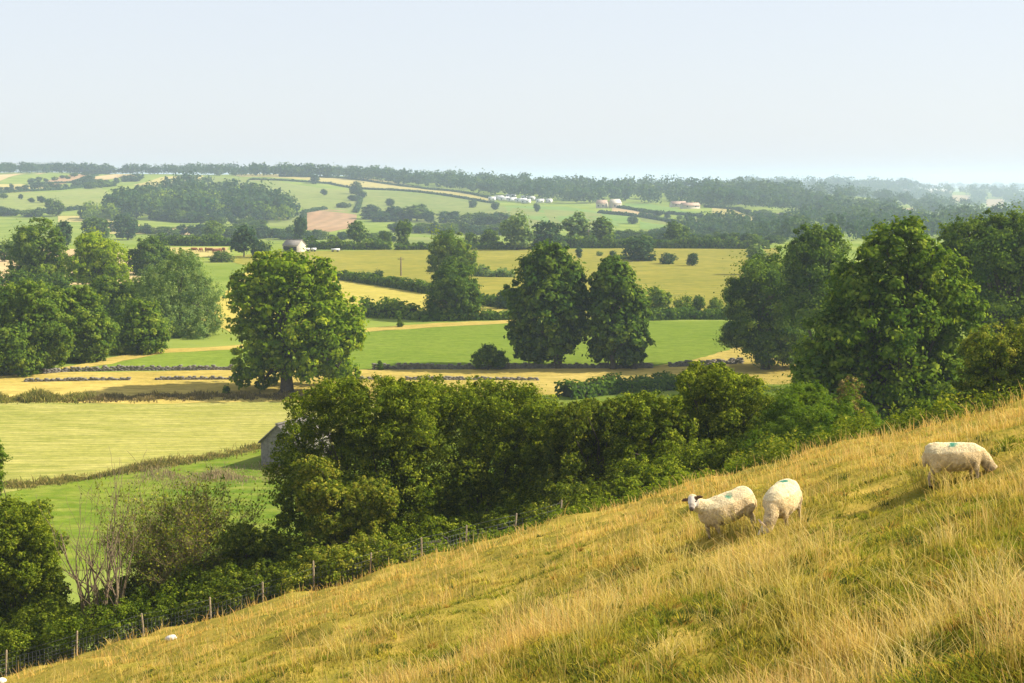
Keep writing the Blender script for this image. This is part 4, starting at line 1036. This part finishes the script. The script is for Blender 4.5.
def ell_tube(bm, pts, sides=20):
    """closed tube with elliptical sections: (x, y, z, half width, half height)"""
    rings = []
    for i, (x, y, z, rw, rh) in enumerate(pts):
        p = Vector((x, y, z)); a = Vector(pts[max(0, i - 1)][:3]); b = Vector(pts[min(len(pts) - 1, i + 1)][:3])
        d = (b - a).normalized()
        s = Vector((0, 1, 0)) if abs(d.y) < .8 else Vector((1, 0, 0))
        s = (s - d * s.dot(d)).normalized(); u = d.cross(s)
        rings.append([bm.verts.new(p + s * (math.cos(t) * rw) + u * (math.sin(t) * rh)) for t in (2 * math.pi * k / sides for k in range(sides))])
    for r0, r1 in zip(rings[:-1], rings[1:]):
        for k in range(sides): bm.faces.new((r0[k], r0[(k + 1) % sides], r1[(k + 1) % sides], r1[k]))
    bm.faces.new(rings[0][::-1]); bm.faces.new(rings[-1])

def sheep(label, pos, yaw, pose, seed, size=1.0, roll=0., pitch=0., mark=None):
    """x forward; grown as one surface: trunk, neck, head, ears, legs and tail fused by a voxel remesh"""
    rr = random.Random(seed)
    bm = bmesh.new()
    trunk = [(-.60, 0, .66, .07, .08), (-.575, 0, .66, .15, .165), (-.51, 0, .66, .215, .225), (-.42, 0, .65, .25, .255), (-.26, 0, .62, .275, .27), (-.06, 0, .595, .30, .295), (.14, 0, .59, .295, .295), (.30, 0, .61, .25, .27), (.43, 0, .635, .195, .225), (.51, 0, .65, .13, .15), (.55, 0, .66, .06, .07)]
    ell_tube(bm, trunk, 24)
    if pose == 'graze':
        neck = [(.34, 0, .68, .15, .17), (.50, 0, .62, .13, .15), (.64, 0, .46, .11, .125), (.74, 0, .30, .095, .105)]
        h0 = Vector((.76, 0, .27)); hd = Vector((.50, 0, -.86)).normalized(); yawh = 0
    elif pose == 'look':
        neck = [(.34, 0, .72, .16, .18), (.48, .02, .80, .135, .15), (.58, .05, .90, .11, .12), (.64, .08, .97, .10, .10)]
        h0 = Vector((.64, .09, .98)); hd = Vector((.55, .74, -.42)).normalized(); yawh = 0
    else:          # head low, turned towards the near side
        neck = [(.34, 0, .66, .15, .17), (.50, -.02, .54, .13, .14), (.62, -.06, .38, .11, .12), (.68, -.10, .26, .095, .10)]
        h0 = Vector((.69, -.11, .24)); hd = Vector((.35, -.62, -.55)).normalized()
    ell_tube(bm, neck)
    side = hd.cross(Vector((0, 0, 1))).normalized(); upv = side.cross(hd).normalized()
    def hp(f, s, u): return h0 + hd * f + side * s + upv * u
    head = [(-.08, .08, .09), (-.03, .098, .105), (.05, .088, .098), (.12, .068, .078), (.19, .054, .06), (.245, .048, .05), (.268, .03, .03)]
    rings = []
    for f, rw, rh in head:
        c = hp(f, 0, .015 - f * .06)
        rings.append([bm.verts.new(c + side * math.cos(t) * rw + upv * math.sin(t) * rh) for t in (2 * math.pi * k / 16 for k in range(16))])
    for r0, r1 in zip(rings[:-1], rings[1:]):
        for k in range(16): bm.faces.new((r0[k], r0[(k + 1) % 16], r1[(k + 1) % 16], r1[k]))
    bm.faces.new(rings[0][::-1]); bm.faces.new(rings[-1])
    for s in (-1, 1):        # ears, flattened, sticking out sideways and a little down
        e = [(0, .07, .055, .03, .022), (-.01, .12, .062, .045, .02), (-.02, .18, .052, .04, .018), (-.025, .225, .038, .016, .012)]
        if pose != 'look': e = [(.0, .05, .07, .03, .024), (-.01, .085, .115, .045, .024), (-.015, .12, .165, .04, .022), (-.02, .145, .215, .018, .016)]
        rs = []
        for f, sd_, u_, rw, rh in e:
            c = hp(f, s * sd_, u_)
            rs.append([bm.verts.new(c + hd * math.cos(t) * rw * .6 + upv * math.sin(t) * max(rw, rh)) for t in (2 * math.pi * k / 10 for k in range(10))])
        for r0, r1 in zip(rs[:-1], rs[1:]):
            for k in range(10): bm.faces.new((r0[k], r0[(k + 1) % 10], r1[(k + 1) % 10], r1[k]))
        bm.faces.new(rs[0][::-1]); bm.faces.new(rs[-1])
    for s in (-1, 1):
        st = rr.uniform(-.05, .05) + s * .06
        # hind leg: thigh, hock pointing back, near-vertical shank
        ell_tube(bm, [(-.38, s * .15, .62, .11, .17), (-.40, s * .165, .48, .095, .14), (-.40 + st * .4, s * .16, .38, .06, .085), (-.475 + st * .7, s * .155, .29, .036, .045), (-.48 + st, s * .155, .20, .028, .032), (-.465 + st, s * .155, .07, .028, .03), (-.45 + st, s * .155, .03, .036, .045), (-.45 + st, s * .155, 0, .04, .05)], 14)
        ft = rr.uniform(-.05, .05) - s * .05
        ell_tube(bm, [(.34, s * .13, .60, .09, .13), (.35 + ft * .3, s * .14, .45, .07, .085), (.36 + ft * .6, s * .135, .34, .045, .05), (.365 + ft * .8, s * .135, .25, .036, .038), (.36 + ft, s * .135, .16, .027, .028), (.36 + ft, s * .135, .06, .027, .028), (.375 + ft, s * .135, .03, .036, .042), (.375 + ft, s * .135, 0, .04, .048)], 14)
    ell_tube(bm, [(-.53, 0, .74, .05, .05), (-.60, 0, .68, .045, .04), (-.625, 0, .55, .04, .035), (-.62, 0, .42, .025, .022)], 12)
    bmesh.ops.recalc_face_normals(bm, faces=bm.faces)
    me = bpy.data.meshes.new('sheep_shell'); bm.to_mesh(me); bm.free()
    tmp = link('sheep_shell', me)
    md = tmp.modifiers.new('fuse', 'REMESH'); md.mode = 'VOXEL'; md.voxel_size = .0135
    sm = tmp.modifiers.new('soft', 'SMOOTH'); sm.iterations = 5; sm.factor = .5
    dg = bpy.context.evaluated_depsgraph_get(); dg.update()
    ev = tmp.evaluated_get(dg); body = bpy.data.meshes.new_from_object(ev, depsgraph=dg)
    bpy.data.objects.remove(tmp)
    n = len(body.vertices); co = np.empty(n * 3, np.float32); body.vertices.foreach_get('co', co); co = co.reshape(-1, 3).astype(float)
    no = np.empty(n * 3, np.float32); body.vertex_normals.foreach_get('vector', no); no = no.reshape(-1, 3)
    H0 = np.array(h0); q = co - H0; hf = q @ np.array(hd)
    onhead = (np.linalg.norm(q - np.outer(np.clip(hf, -.02, .26), np.array(hd)), axis=1) < .125) & (hf > -.02)
    ears = np.zeros(n, bool)
    for s in (-1, 1):
        e0 = np.array(hp(-.005, s * .10, .06)); e1 = np.array(hp(-.025, s * .235, .036))
        if pose != 'look': e0 = np.array(hp(-.005, s * .085, .11)); e1 = np.array(hp(-.02, s * .15, .225))
        ed = e1 - e0
        tt = np.clip(((co - e0) @ ed) / (ed @ ed), 0, 1)
        ears |= np.linalg.norm(co - e0 - tt[:, None] * ed, axis=1) < .052
    onhead |= ears
    leg = (co[:, 2] < .33) & ~onhead & (co[:, 0] < .56)
    wool = ~(onhead | leg)
    g = np.random.default_rng(seed)
    f = np.zeros(n)
    for wl, am in ((.24, .005), (.12, .0025)):
        for _ in range(5):
            k = unit(1, g)[0] * 2 * math.pi / wl; f += am * np.sin(co @ k + g.uniform(0, 6.28)) / 2
    co2 = co + no * (f * wool)[:, None]
    body.vertices.foreach_set('co', co2.astype(np.float32).ravel())
    c = np.tile(np.array([.84, .73, .50]), (n, 1))
    c[wool & (co[:, 2] > .72)] = (.88, .80, .60)  # sunlit top of the fleece, painted in as a paler colour
    stain = np.zeros(n)
    for wl in (.35, .2, .11):
        for _ in range(3): stain += np.sin(co @ (unit(1, g)[0] * 2 * math.pi / wl) + g.uniform(0, 6.28)) / 3
    dirt = np.clip((.50 - co[:, 2]) / .16 + .8 * stain * (co[:, 2] < .62), 0, 1) * wool
    c = c * (1 - .6 * dirt[:, None]) + np.array([.40, .30, .17]) * (.6 * dirt[:, None])
    c[leg] = (.44, .36, .25); c[leg & (co[:, 2] < .05)] = (.05, .04, .03)
    c[onhead] = (.72, .68, .62); c[onhead & (hf > .2)] = (.34, .28, .25)
    c[ears] = (.62, .5, .42)
    if pose == 'look': c[ears] = (.17, .11, .08); c[onhead & (hf > .15)] = (.50, .45, .40); c[onhead & (hf > .23)] = (.16, .13, .12)
    if mark:
        mk = np.linalg.norm((co - np.array(mark)) * np.array([1, 1, .9]) + (f * 3)[:, None], axis=1)
        mk = np.clip((.095 + .02 * stain - mk) / .05, 0, .85)[:, None]; c = c * (1 - mk) + np.array([.07, .42, .30]) * mk
    a = body.attributes.new('shade', 'FLOAT_COLOR', 'POINT'); cc = np.ones((n, 4), np.float32); cc[:, :3] = c; a.data.foreach_set('color', cc.ravel())
    body.materials.clear(); body.materials.append(FLEECE)
    for p in body.polygons: p.use_smooth = True
    body.name = 'sheep'
    o = link('sheep', body, None, pos); tag(o, label, 'sheep')
    o.rotation_mode = 'XYZ'
    o.matrix_world = Matrix.Translation(pos) @ Matrix.Rotation(roll, 4, 'Y') @ Matrix.Rotation(yaw, 4, 'Z') @ Matrix.Rotation(pitch, 4, 'Y') @ Matrix.Scale(size, 4)
    wi = np.nonzero(wool & (co[:, 2] > .3))[0]; kk = g.choice(wi, 26000)       # locks of wool standing off the skin
    WP = co2[kk] + no[kk] * g.uniform(-.002, .007, (len(kk), 1)); WN = no[kk] * 1.3 + unit(len(kk), g)
    WN /= np.linalg.norm(WN, axis=1)[:, None]
    V, Q = leaf_cards(WP, WN, .012 * g.uniform(.6, 1.4, len(kk)), .6)
    link('fleece', quads('fleece', V, Q, WOOL, col=np.repeat(np.clip(c[kk] * g.uniform(.92, 1.15, (len(kk), 1)), 0, .95), 4, 0)), o)
    for s in (-1, 1):
        b2 = bmesh.new(); bmesh.ops.create_uvsphere(b2, u_segments=12, v_segments=8, radius=.014)
        em = bpy.data.meshes.new('eye'); b2.to_mesh(em); b2.free(); em.materials.append(EYE)
        link('eye', em, o, hp(.075, s * .078, .035))
    return o
SLOPE = math.atan(.27)
p = on_hill(734, 530)
sheep('standing sheep with raised dark eared head turned to the camera, green spot on its back', p + Vector((0, 0, -.11)), R(196), 'look', 1, .79, roll=-SLOPE * 1.1, mark=(-.08, .13, .865))
p = on_hill(786, 525)
sheep('sheep grazing head on beside the standing one, face down in the grass', p + Vector((0, 0, -.1)), R(243), 'low', 2, .82, roll=-SLOPE * .6, mark=(-.25, 0, .90))
p = on_hill(956, 481)
sheep('sheep grazing alone by the right picture edge, facing right, green spot on back', p + Vector((0, 0, -.07)), R(-4), 'graze', 3, .73, roll=-SLOPE * .2, mark=(-.05, -.09, .87))

# brown cattle far off
def cow_mesh():
    bm = bmesh.new()
    ell_tube(bm, [(-1.0, 0, 1.1, .2, .25), (-.9, 0, 1.08, .34, .38), (-.3, 0, 1.0, .4, .44), (.4, 0, 1.02, .36, .42), (.8, 0, 1.1, .25, .32), (1.05, 0, 1.0, .16, .2)], 12)
    ell_tube(bm, [(.8, 0, 1.15, .2, .26), (1.1, 0, .85, .15, .17), (1.3, 0, .55, .13, .14), (1.45, 0, .25, .09, .09)], 10)
    for sx in (-.8, .65):
        for sy in (-.22, .22): ell_tube(bm, [(sx, sy, .95, .14, .16), (sx + .03, sy, .55, .09, .09), (sx, sy, .25, .06, .06), (sx, sy, 0, .07, .07)], 8)
    ell_tube(bm, [(-1.0, 0, 1.3, .04, .04), (-1.12, 0, .9, .035, .035), (-1.1, 0, .5, .05, .05)], 8)
    bmesh.ops.recalc_face_normals(bm, faces=bm.faces)
    me = bpy.data.meshes.new('cow'); bm.to_mesh(me); bm.free()
    tmp = link('cow_shell', me); md = tmp.modifiers.new('fuse', 'REMESH'); md.mode = 'VOXEL'; md.voxel_size = .06
    dg = bpy.context.evaluated_depsgraph_get(); dg.update()
    b = bpy.data.meshes.new_from_object(tmp.evaluated_get(dg), depsgraph=dg); bpy.data.objects.remove(tmp)
    b.materials.clear(); b.materials.append(rough_mat('brown_hide', (.13, .05, .02), (.2, .08, .035), 2, .8, .1)); b.name = 'cow'
    return b
CM = cow_mesh()
for i, (px, py, yw) in enumerate(((194, 252.2, 10), (201, 252.4, 75), (206, 252.0, 100), (210, 252.6, 170), (216, 253.2, 40), (220, 252.8, 80), (223.5, 252.2, 120))):
    o = link('cow', CM, None, at(px, py, 300, 760)); o.rotation_euler = (0, 0, R(yw))
    tag(o, 'brown cow in the far herd on the yellow strip above the willow', 'cow', 'brown cattle on the far strip')

# ---------------------------------------------------------------- grass on the hillside
GRAZED = []
for px, py in ((993, 472), (772, 527), (986, 478)):
    q = on_hill(px, py); GRAZED.append((q.x, q.y - .5, .35, .9))
GRASS = shade_mat('dry_grass_blades', .42)
def noise2(x, y, wls, seed):
    g = np.random.default_rng(seed); f = np.zeros_like(x); tot = 0
    for wl, am in wls:
        for _ in range(6):
            a = g.uniform(0, 6.28); f += am * np.sin((x * math.cos(a) + y * math.sin(a)) * 2 * math.pi / wl + g.uniform(0, 6.28))
        tot += am * am * 3
    return f / math.sqrt(tot)

def blades(name, x, y, hgt, wid, lean_dir, lean, cb, ct, seed):
    """curved three-part blades; cb and ct are base and tip colours"""
    g = np.random.default_rng(seed); n = len(x)
    z = H(x, y) - .03
    for cx, cy_, rx, ry in GRAZED: hgt = hgt * (1 - .75 * np.exp(-((x - cx) / rx) ** 2 - ((y - cy_) / ry) ** 2))
    d = np.stack([np.cos(lean_dir), np.sin(lean_dir), np.zeros(n)], 1)
    th = g.uniform(-1.1, 1.1, n); s = np.stack([np.cos(th), np.sin(th), np.zeros(n)], 1)
    p0 = np.stack([x, y, z], 1); up = np.array([0, 0, 1.0])
    p1 = p0 + up * (hgt * .55)[:, None] + d * (hgt * lean * .3)[:, None]
    p2 = p0 + up * (hgt * (1 - lean * .25))[:, None] + d * (hgt * lean)[:, None]
    w_ = wid[:, None]
    V = np.stack([p0 - s * w_ * .5, p0 + s * w_ * .5, p1 + s * w_ * .42, p1 - s * w_ * .42, p2 + s * w_ * .12, p2 - s * w_ * .12], 1).reshape(-1, 3)
    b = np.arange(n)[:, None] * 6
    Q = np.concatenate([b + np.array([[0, 1, 2, 3]]), b + np.array([[3, 2, 4, 5]])], 0)
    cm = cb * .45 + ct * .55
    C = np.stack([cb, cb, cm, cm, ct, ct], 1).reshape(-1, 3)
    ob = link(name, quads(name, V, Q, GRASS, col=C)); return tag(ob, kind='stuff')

def hill_points(n, near=6.8, far=61.5, seed=0, umax=.42, power=1.0):
    g = np.random.default_rng(seed)
    y = 1 / (1 / far + (1 / near - 1 / far) * g.uniform(0, 1, n) ** power)
    u = g.uniform(-umax, umax + .11, n); x = u * (y + 1.5) * .985
    yf = np.interp(x, FENCE_X, FENCE_Y)
    k = y < yf + 1.6
    return x[k], y[k]

STRAWC = np.array([.78, .54, .115]); OCHRE = np.array([.62, .38, .07]); GREENC = np.array([.22, .25, .022]); YGREEN = np.array([.50, .41, .045]); DKGREEN = np.array([.075, .095, .02]); PALE = np.array([.80, .66, .30]); PINK = np.array([.66, .40, .15])
def mix(a, b, t): return a * (1 - t)[:, None] + b * t[:, None]
def greenness(x, y):
    """greener, shorter turf towards the near right; straw along the brow and to the left"""
    row_in = np.interp(x, FENCE_X, FENCE_Y) - y
    f = .5 + .5 * np.tanh((row_in - 18) / 9) * .9
    return np.clip(f * .8 + .26 * noise2(x, y, ((7, 1), (3, .8), (1.5, .5)), 4), 0, 1)

def scatter(name, n, hr, seed, kind):
    x, y = hill_points(n, seed=seed, power=.85)
    g = np.random.default_rng(seed + 1); m = len(x)
    gr = greenness(x, y); cl = noise2(x, y, ((1.6, 1), (.7, .8), (4, .8)), 9)
    if kind == 'turf':
        keep = g.uniform(size=m) < .9
    elif kind == 'seed':      # fine flowering stems, thickest along the brow and down to the left
        keep = g.uniform(size=m) < np.clip((.68 - gr) * 1.0 + .3 * noise2(x, y, ((5, 1), (2, .7)), 12), 0.004, .8)
    else:
        keep = g.uniform(size=m) < np.clip(.42 - .6 * gr + .22 * cl, .01, 1)
    x, y, gr, cl = x[keep], y[keep], gr[keep], cl[keep]; m = len(x)
    px_ = y / F
    h = g.uniform(*hr, m) * (1 + .28 * np.clip(cl, -1.5, 1.5))
    r = g.uniform(size=m)
    if kind == 'turf':
        h *= (1 - .35 * gr)
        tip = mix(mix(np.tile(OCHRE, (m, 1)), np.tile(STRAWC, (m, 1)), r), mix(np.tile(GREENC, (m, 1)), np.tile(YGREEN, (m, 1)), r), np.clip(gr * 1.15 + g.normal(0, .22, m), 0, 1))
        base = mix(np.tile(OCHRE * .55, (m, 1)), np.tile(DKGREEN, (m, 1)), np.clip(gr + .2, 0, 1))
        wid = np.maximum(.008, px_ * .85) * g.uniform(.7, 1.4, m)
    else:
        tip = mix(np.tile(STRAWC, (m, 1)), np.tile(PALE, (m, 1)), r); pk = g.uniform(size=m) < (.6 if kind == 'seed' else .25); tip[pk] = PINK
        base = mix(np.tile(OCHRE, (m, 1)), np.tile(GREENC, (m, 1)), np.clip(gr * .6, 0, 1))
        wid = np.maximum(.0045, px_ * .5) * g.uniform(.7, 1.3, m)
    tip = tip * g.uniform(.8, 1.15, (m, 1))
    ld = np.where(g.uniform(size=m) < .45, g.uniform(0, 6.28, m), g.normal(2.6, .9, m)); ln = np.abs(g.normal(.35, .25, m))
    return blades(name, x, y, h, wid, ld, np.clip(ln, 0, 1.1), base, tip, seed + 2)
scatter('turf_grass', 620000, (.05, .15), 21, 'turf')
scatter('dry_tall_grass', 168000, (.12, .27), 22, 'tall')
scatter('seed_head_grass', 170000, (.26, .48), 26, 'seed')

def tussocks(name, n, per, hr, seed, rad=.22, spots=None):
    g = np.random.default_rng(seed)
    if spots is None:
        x, y = hill_points(n, near=8.5, seed=seed, power=.8)
        k = noise2(x, y, ((6, 1), (2.5, .7)), 31) > -.1; x, y = x[k], y[k]
    else:
        P = [on_hill(*s) for s in spots]; x = np.array([p.x for p in P]); y = np.array([p.y for p in P])
    m = len(x); k = np.repeat(np.arange(m), per)
    sc = g.uniform(.65, 1.25, m)[k]
    a = g.uniform(0, 6.28, len(k)); q = np.sqrt(g.uniform(0, 1, len(k))) * rad * sc
    X = x[k] + np.cos(a) * q; Y = y[k] + np.sin(a) * q
    h = g.uniform(*hr, len(k)) * sc
    r = g.uniform(size=len(k)); gt = (g.uniform(size=m) * .5)[k]
    tip = mix(mix(np.tile(STRAWC, (len(k), 1)), np.tile(PALE, (len(k), 1)), r), np.tile(YGREEN, (len(k), 1)), gt * .8)
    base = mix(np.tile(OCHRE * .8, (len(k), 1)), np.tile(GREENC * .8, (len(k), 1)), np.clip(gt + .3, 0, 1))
    wid = np.maximum(.0055, Y / F * .55) * g.uniform(.7, 1.3, len(k))
    ln = np.clip(q / rad * .75 + g.normal(0, .15, len(k)), 0, 1.2)
    ld = np.where(g.uniform(size=len(k)) < .3, g.normal(2.7, .6, len(k)), a)
    return blades(name, X, Y, h, wid, ld, ln, base, tip, seed + 3)
tussocks('tussock_grass', 380, 34, (.18, .36), 41, .16)
def tufts(n, seed):
    """coarse green and brown leaf tufts that break up the turf"""
    x, y = hill_points(n, near=8, far=45, seed=seed, power=.75); g = np.random.default_rng(seed)
    k = g.uniform(size=len(x)) < np.clip(greenness(x, y) + .2, .1, 1); x, y = x[k], y[k]; m = len(x); per = 22
    q = np.repeat(np.arange(m), per); a = g.uniform(0, 6.28, len(q)); rad = (g.uniform(.04, .13, m)[q]) * np.sqrt(g.uniform(0, 1, len(q)))
    kind = g.uniform(size=m)[q]; C = np.where((kind < .45)[:, None], GREENC, np.where((kind < .7)[:, None], DKGREEN * 1.4, np.where((kind < .88)[:, None], YGREEN, OCHRE * .7)))
    C = C * g.uniform(.75, 1.2, (len(q), 1))
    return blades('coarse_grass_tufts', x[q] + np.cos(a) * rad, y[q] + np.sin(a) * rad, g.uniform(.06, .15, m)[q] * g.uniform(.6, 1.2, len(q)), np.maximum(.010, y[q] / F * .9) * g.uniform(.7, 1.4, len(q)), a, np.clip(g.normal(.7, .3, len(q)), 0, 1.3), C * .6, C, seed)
tufts(10500, 61)
tussocks('tall_straw_tussocks', 0, 60, (.3, .58), 42, .28, spots=[(565, 632), (600, 640), (585, 650), (540, 640), (960, 612), (985, 620), (1005, 628), (940, 630), (1015, 610), (785, 600), (805, 604), (760, 592), (430, 645), (680, 575), (700, 585), (720, 572), (830, 560), (655, 560), (640, 600), (520, 615), (880, 655), (350, 660), (810, 640), (928, 484), (940, 486), (955, 487) , (698, 535), (712, 536), (728, 537), (748, 535), (768, 533), (784, 532), (800, 528)])

# rough herbage behind the fence and long grass lines in the valley
def herbage(name, poly_px, n, hr, cols, seed, ymin=55, ymax=400, wid=.05, lean=.4, h_off=0):
    g = np.random.default_rng(seed)
    pts = along([at(a, b, ymin, ymax) for a, b in poly_px], .5)
    P = np.array([tuple(p) for p in pts]); k = g.integers(0, len(P), n)
    x = P[k, 0] + g.normal(0, h_off or .6, n); y = P[k, 1] + g.normal(0, h_off or .6, n)
    r = g.integers(0, len(cols), n); C = np.array(cols)[r] * g.uniform(.7, 1.2, (n, 1))
    cl = noise2(x, y, ((5, 1), (2, .7)), seed)
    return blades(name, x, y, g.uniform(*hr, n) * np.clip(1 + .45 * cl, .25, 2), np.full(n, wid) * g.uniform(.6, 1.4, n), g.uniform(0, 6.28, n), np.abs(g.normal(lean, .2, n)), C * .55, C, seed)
herbage('rush_tussocks', [(-40, 487), (36, 486), (90, 477), (150, 468), (210, 458), (262, 448)], 9000, (.2, .5), [(.30, .26, .06), (.18, .20, .04), (.42, .33, .10)], 51, ymin=95, wid=.07, h_off=.55)
herbage('long_grass', [(-40, 401), (60, 400), (78, 400)], 6000, (.3, .75), [(.20, .22, .04), (.34, .29, .07)], 52, ymin=95, wid=.12, h_off=.9)
herbage('long_grass', [(78, 400), (180, 398), (240, 397), (330, 398)], 6000, (.2, .5), [(.30, .23, .09), (.22, .18, .06)], 53, ymin=95, wid=.12, h_off=1.0)
herbage('dry_seed_grass', [(150, 478), (200, 480), (262, 474), (275, 470)], 2600, (.2, .45), [(.45, .36, .18), (.38, .28, .15)], 54, ymin=95, wid=.05, h_off=1.8)
def undergrowth(name, x0, x1, n, seed, mat, hgt, off=(1.5, 6.5)):
    """nettles and brambles in a band behind the fence"""
    g = np.random.default_rng(seed)
    x = g.uniform(x0, x1, n); y = np.interp(x, FENCE_X, FENCE_Y) + g.uniform(off[0], off[1], n)
    cl = noise2(x, y, ((2.2, 1), (.9, .7)), seed); top = hgt * np.clip(.75 + .4 * cl, .12, 1.6)
    z = H(x, y) + g.uniform(0, 1, n) ** .6 * top
    V, Q = leaf_cards(np.stack([x, y, z], 1), unit(n, g) * .7 + np.array([0, 0, .6]), .055 * g.uniform(.6, 1.4, n))
    ob = link(name, quads(name, V, Q, mat, attr=np.repeat(np.clip(g.normal(.33, .2, n) + .1 * cl, 0, 1), 4))); return tag(ob, kind='stuff')
undergrowth('nettle_undergrowth', -24, -4, 70000, 71, L_THORN, .45, (1.2, 8.5))
undergrowth('bramble_undergrowth', -6, 9, 26000, 72, L_HAZEL, .5)
undergrowth('scrub_undergrowth', 8, 17, 22000, 73, L_THORN, .8)

# ---------------------------------------------------------------- air, light, camera
def build_haze():
    g = Geo(); box(g, (-13500, -400, -320), (13500, 11500, 34))
    m, nt, out = nodes('hazy_air')
    v = nt.nodes.new('ShaderNodeVolumePrincipled')
    v.inputs['Color'].default_value = HAZE_COL; v.inputs['Density'].default_value = HAZE_DENS; v.inputs['Anisotropy'].default_value = .25
    nt.links.new(v.outputs[0], out.inputs['Volume'])
    o = link('haze', g.mesh('haze', m)); tag(o, kind='stuff')
HAZE_COL = (.63, .775, 1.0, 1); HAZE_DENS = .0002
SUN_EL, SUN_AZ = 38.0, 88.0          # azimuth clockwise from straight ahead
build_haze()

w = bpy.data.worlds.new('World'); scene.world = w; w.use_nodes = True
nt = w.node_tree; nt.nodes.clear()
sky = nt.nodes.new('ShaderNodeTexSky'); sky.sky_type = 'NISHITA'; sky.sun_disc = False
sky.sun_elevation = R(SUN_EL); sky.sun_rotation = R(SUN_AZ)
sky.altitude = 100; sky.air_density = 1.0; sky.dust_density = 1.2; sky.ozone_density = 2.0
bg = nt.nodes.new('ShaderNodeBackground'); bg.inputs[1].default_value = .11
wo = nt.nodes.new('ShaderNodeOutputWorld')
hz = nt.nodes.new('ShaderNodeMix'); hz.data_type = 'RGBA'; hz.inputs['Factor'].default_value = .8; hz.inputs['B'].default_value = (3.5, 3.6, 3.85, 1)   # milky summer haze over the blue
nt.links.new(sky.outputs[0], hz.inputs['A']); nt.links.new(hz.outputs['Result'], bg.inputs[0]); nt.links.new(bg.outputs[0], wo.inputs[0])

sd = bpy.data.lights.new('sun', 'SUN'); sd.energy = 5.0; sd.angle = R(.5); sd.color = (1, .915, .76)
so = bpy.data.objects.new('sun', sd); COL.objects.link(so)
el, az = R(SUN_EL), R(SUN_AZ)
sv = Vector((math.cos(el) * math.sin(az), math.cos(el) * math.cos(az), math.sin(el)))
so.rotation_euler = sv.to_track_quat('Z', 'Y').to_euler(); so.location = (30, -20, 50)

cd = bpy.data.cameras.new('camera'); cam = bpy.data.objects.new('camera', cd); COL.objects.link(cam)
cd.sensor_width = 36; cd.lens = F / W * 36; cd.clip_start = .1; cd.clip_end = 40000
cam.location = (0, 0, 0); cam.rotation_euler = (math.pi / 2 - PITCH, 0, 0)
scene.camera = cam

vs = scene.view_settings
vs.view_transform = 'Standard'; vs.look = 'None'; vs.gamma = 1; vs.use_curve_mapping = False; vs.exposure = 1.06
scene.display_settings.display_device = 'sRGB'
scene.render.engine = 'CYCLES'
cy = scene.cycles
cy.max_bounces = 6; cy.diffuse_bounces = 4; cy.glossy_bounces = 2; cy.transmission_bounces = 3; cy.volume_bounces = 2; cy.transparent_max_bounces = 4
cy.use_adaptive_sampling = True; cy.adaptive_threshold = .01
cy.denoiser = 'OPENIMAGEDENOISE'; cy.denoising_input_passes = 'RGB_ALBEDO_NORMAL'; cy.denoising_prefilter = 'ACCURATE'
cy.use_denoising = True
cy.sample_clamp_indirect = 8
scene.render.use_persistent_data = False
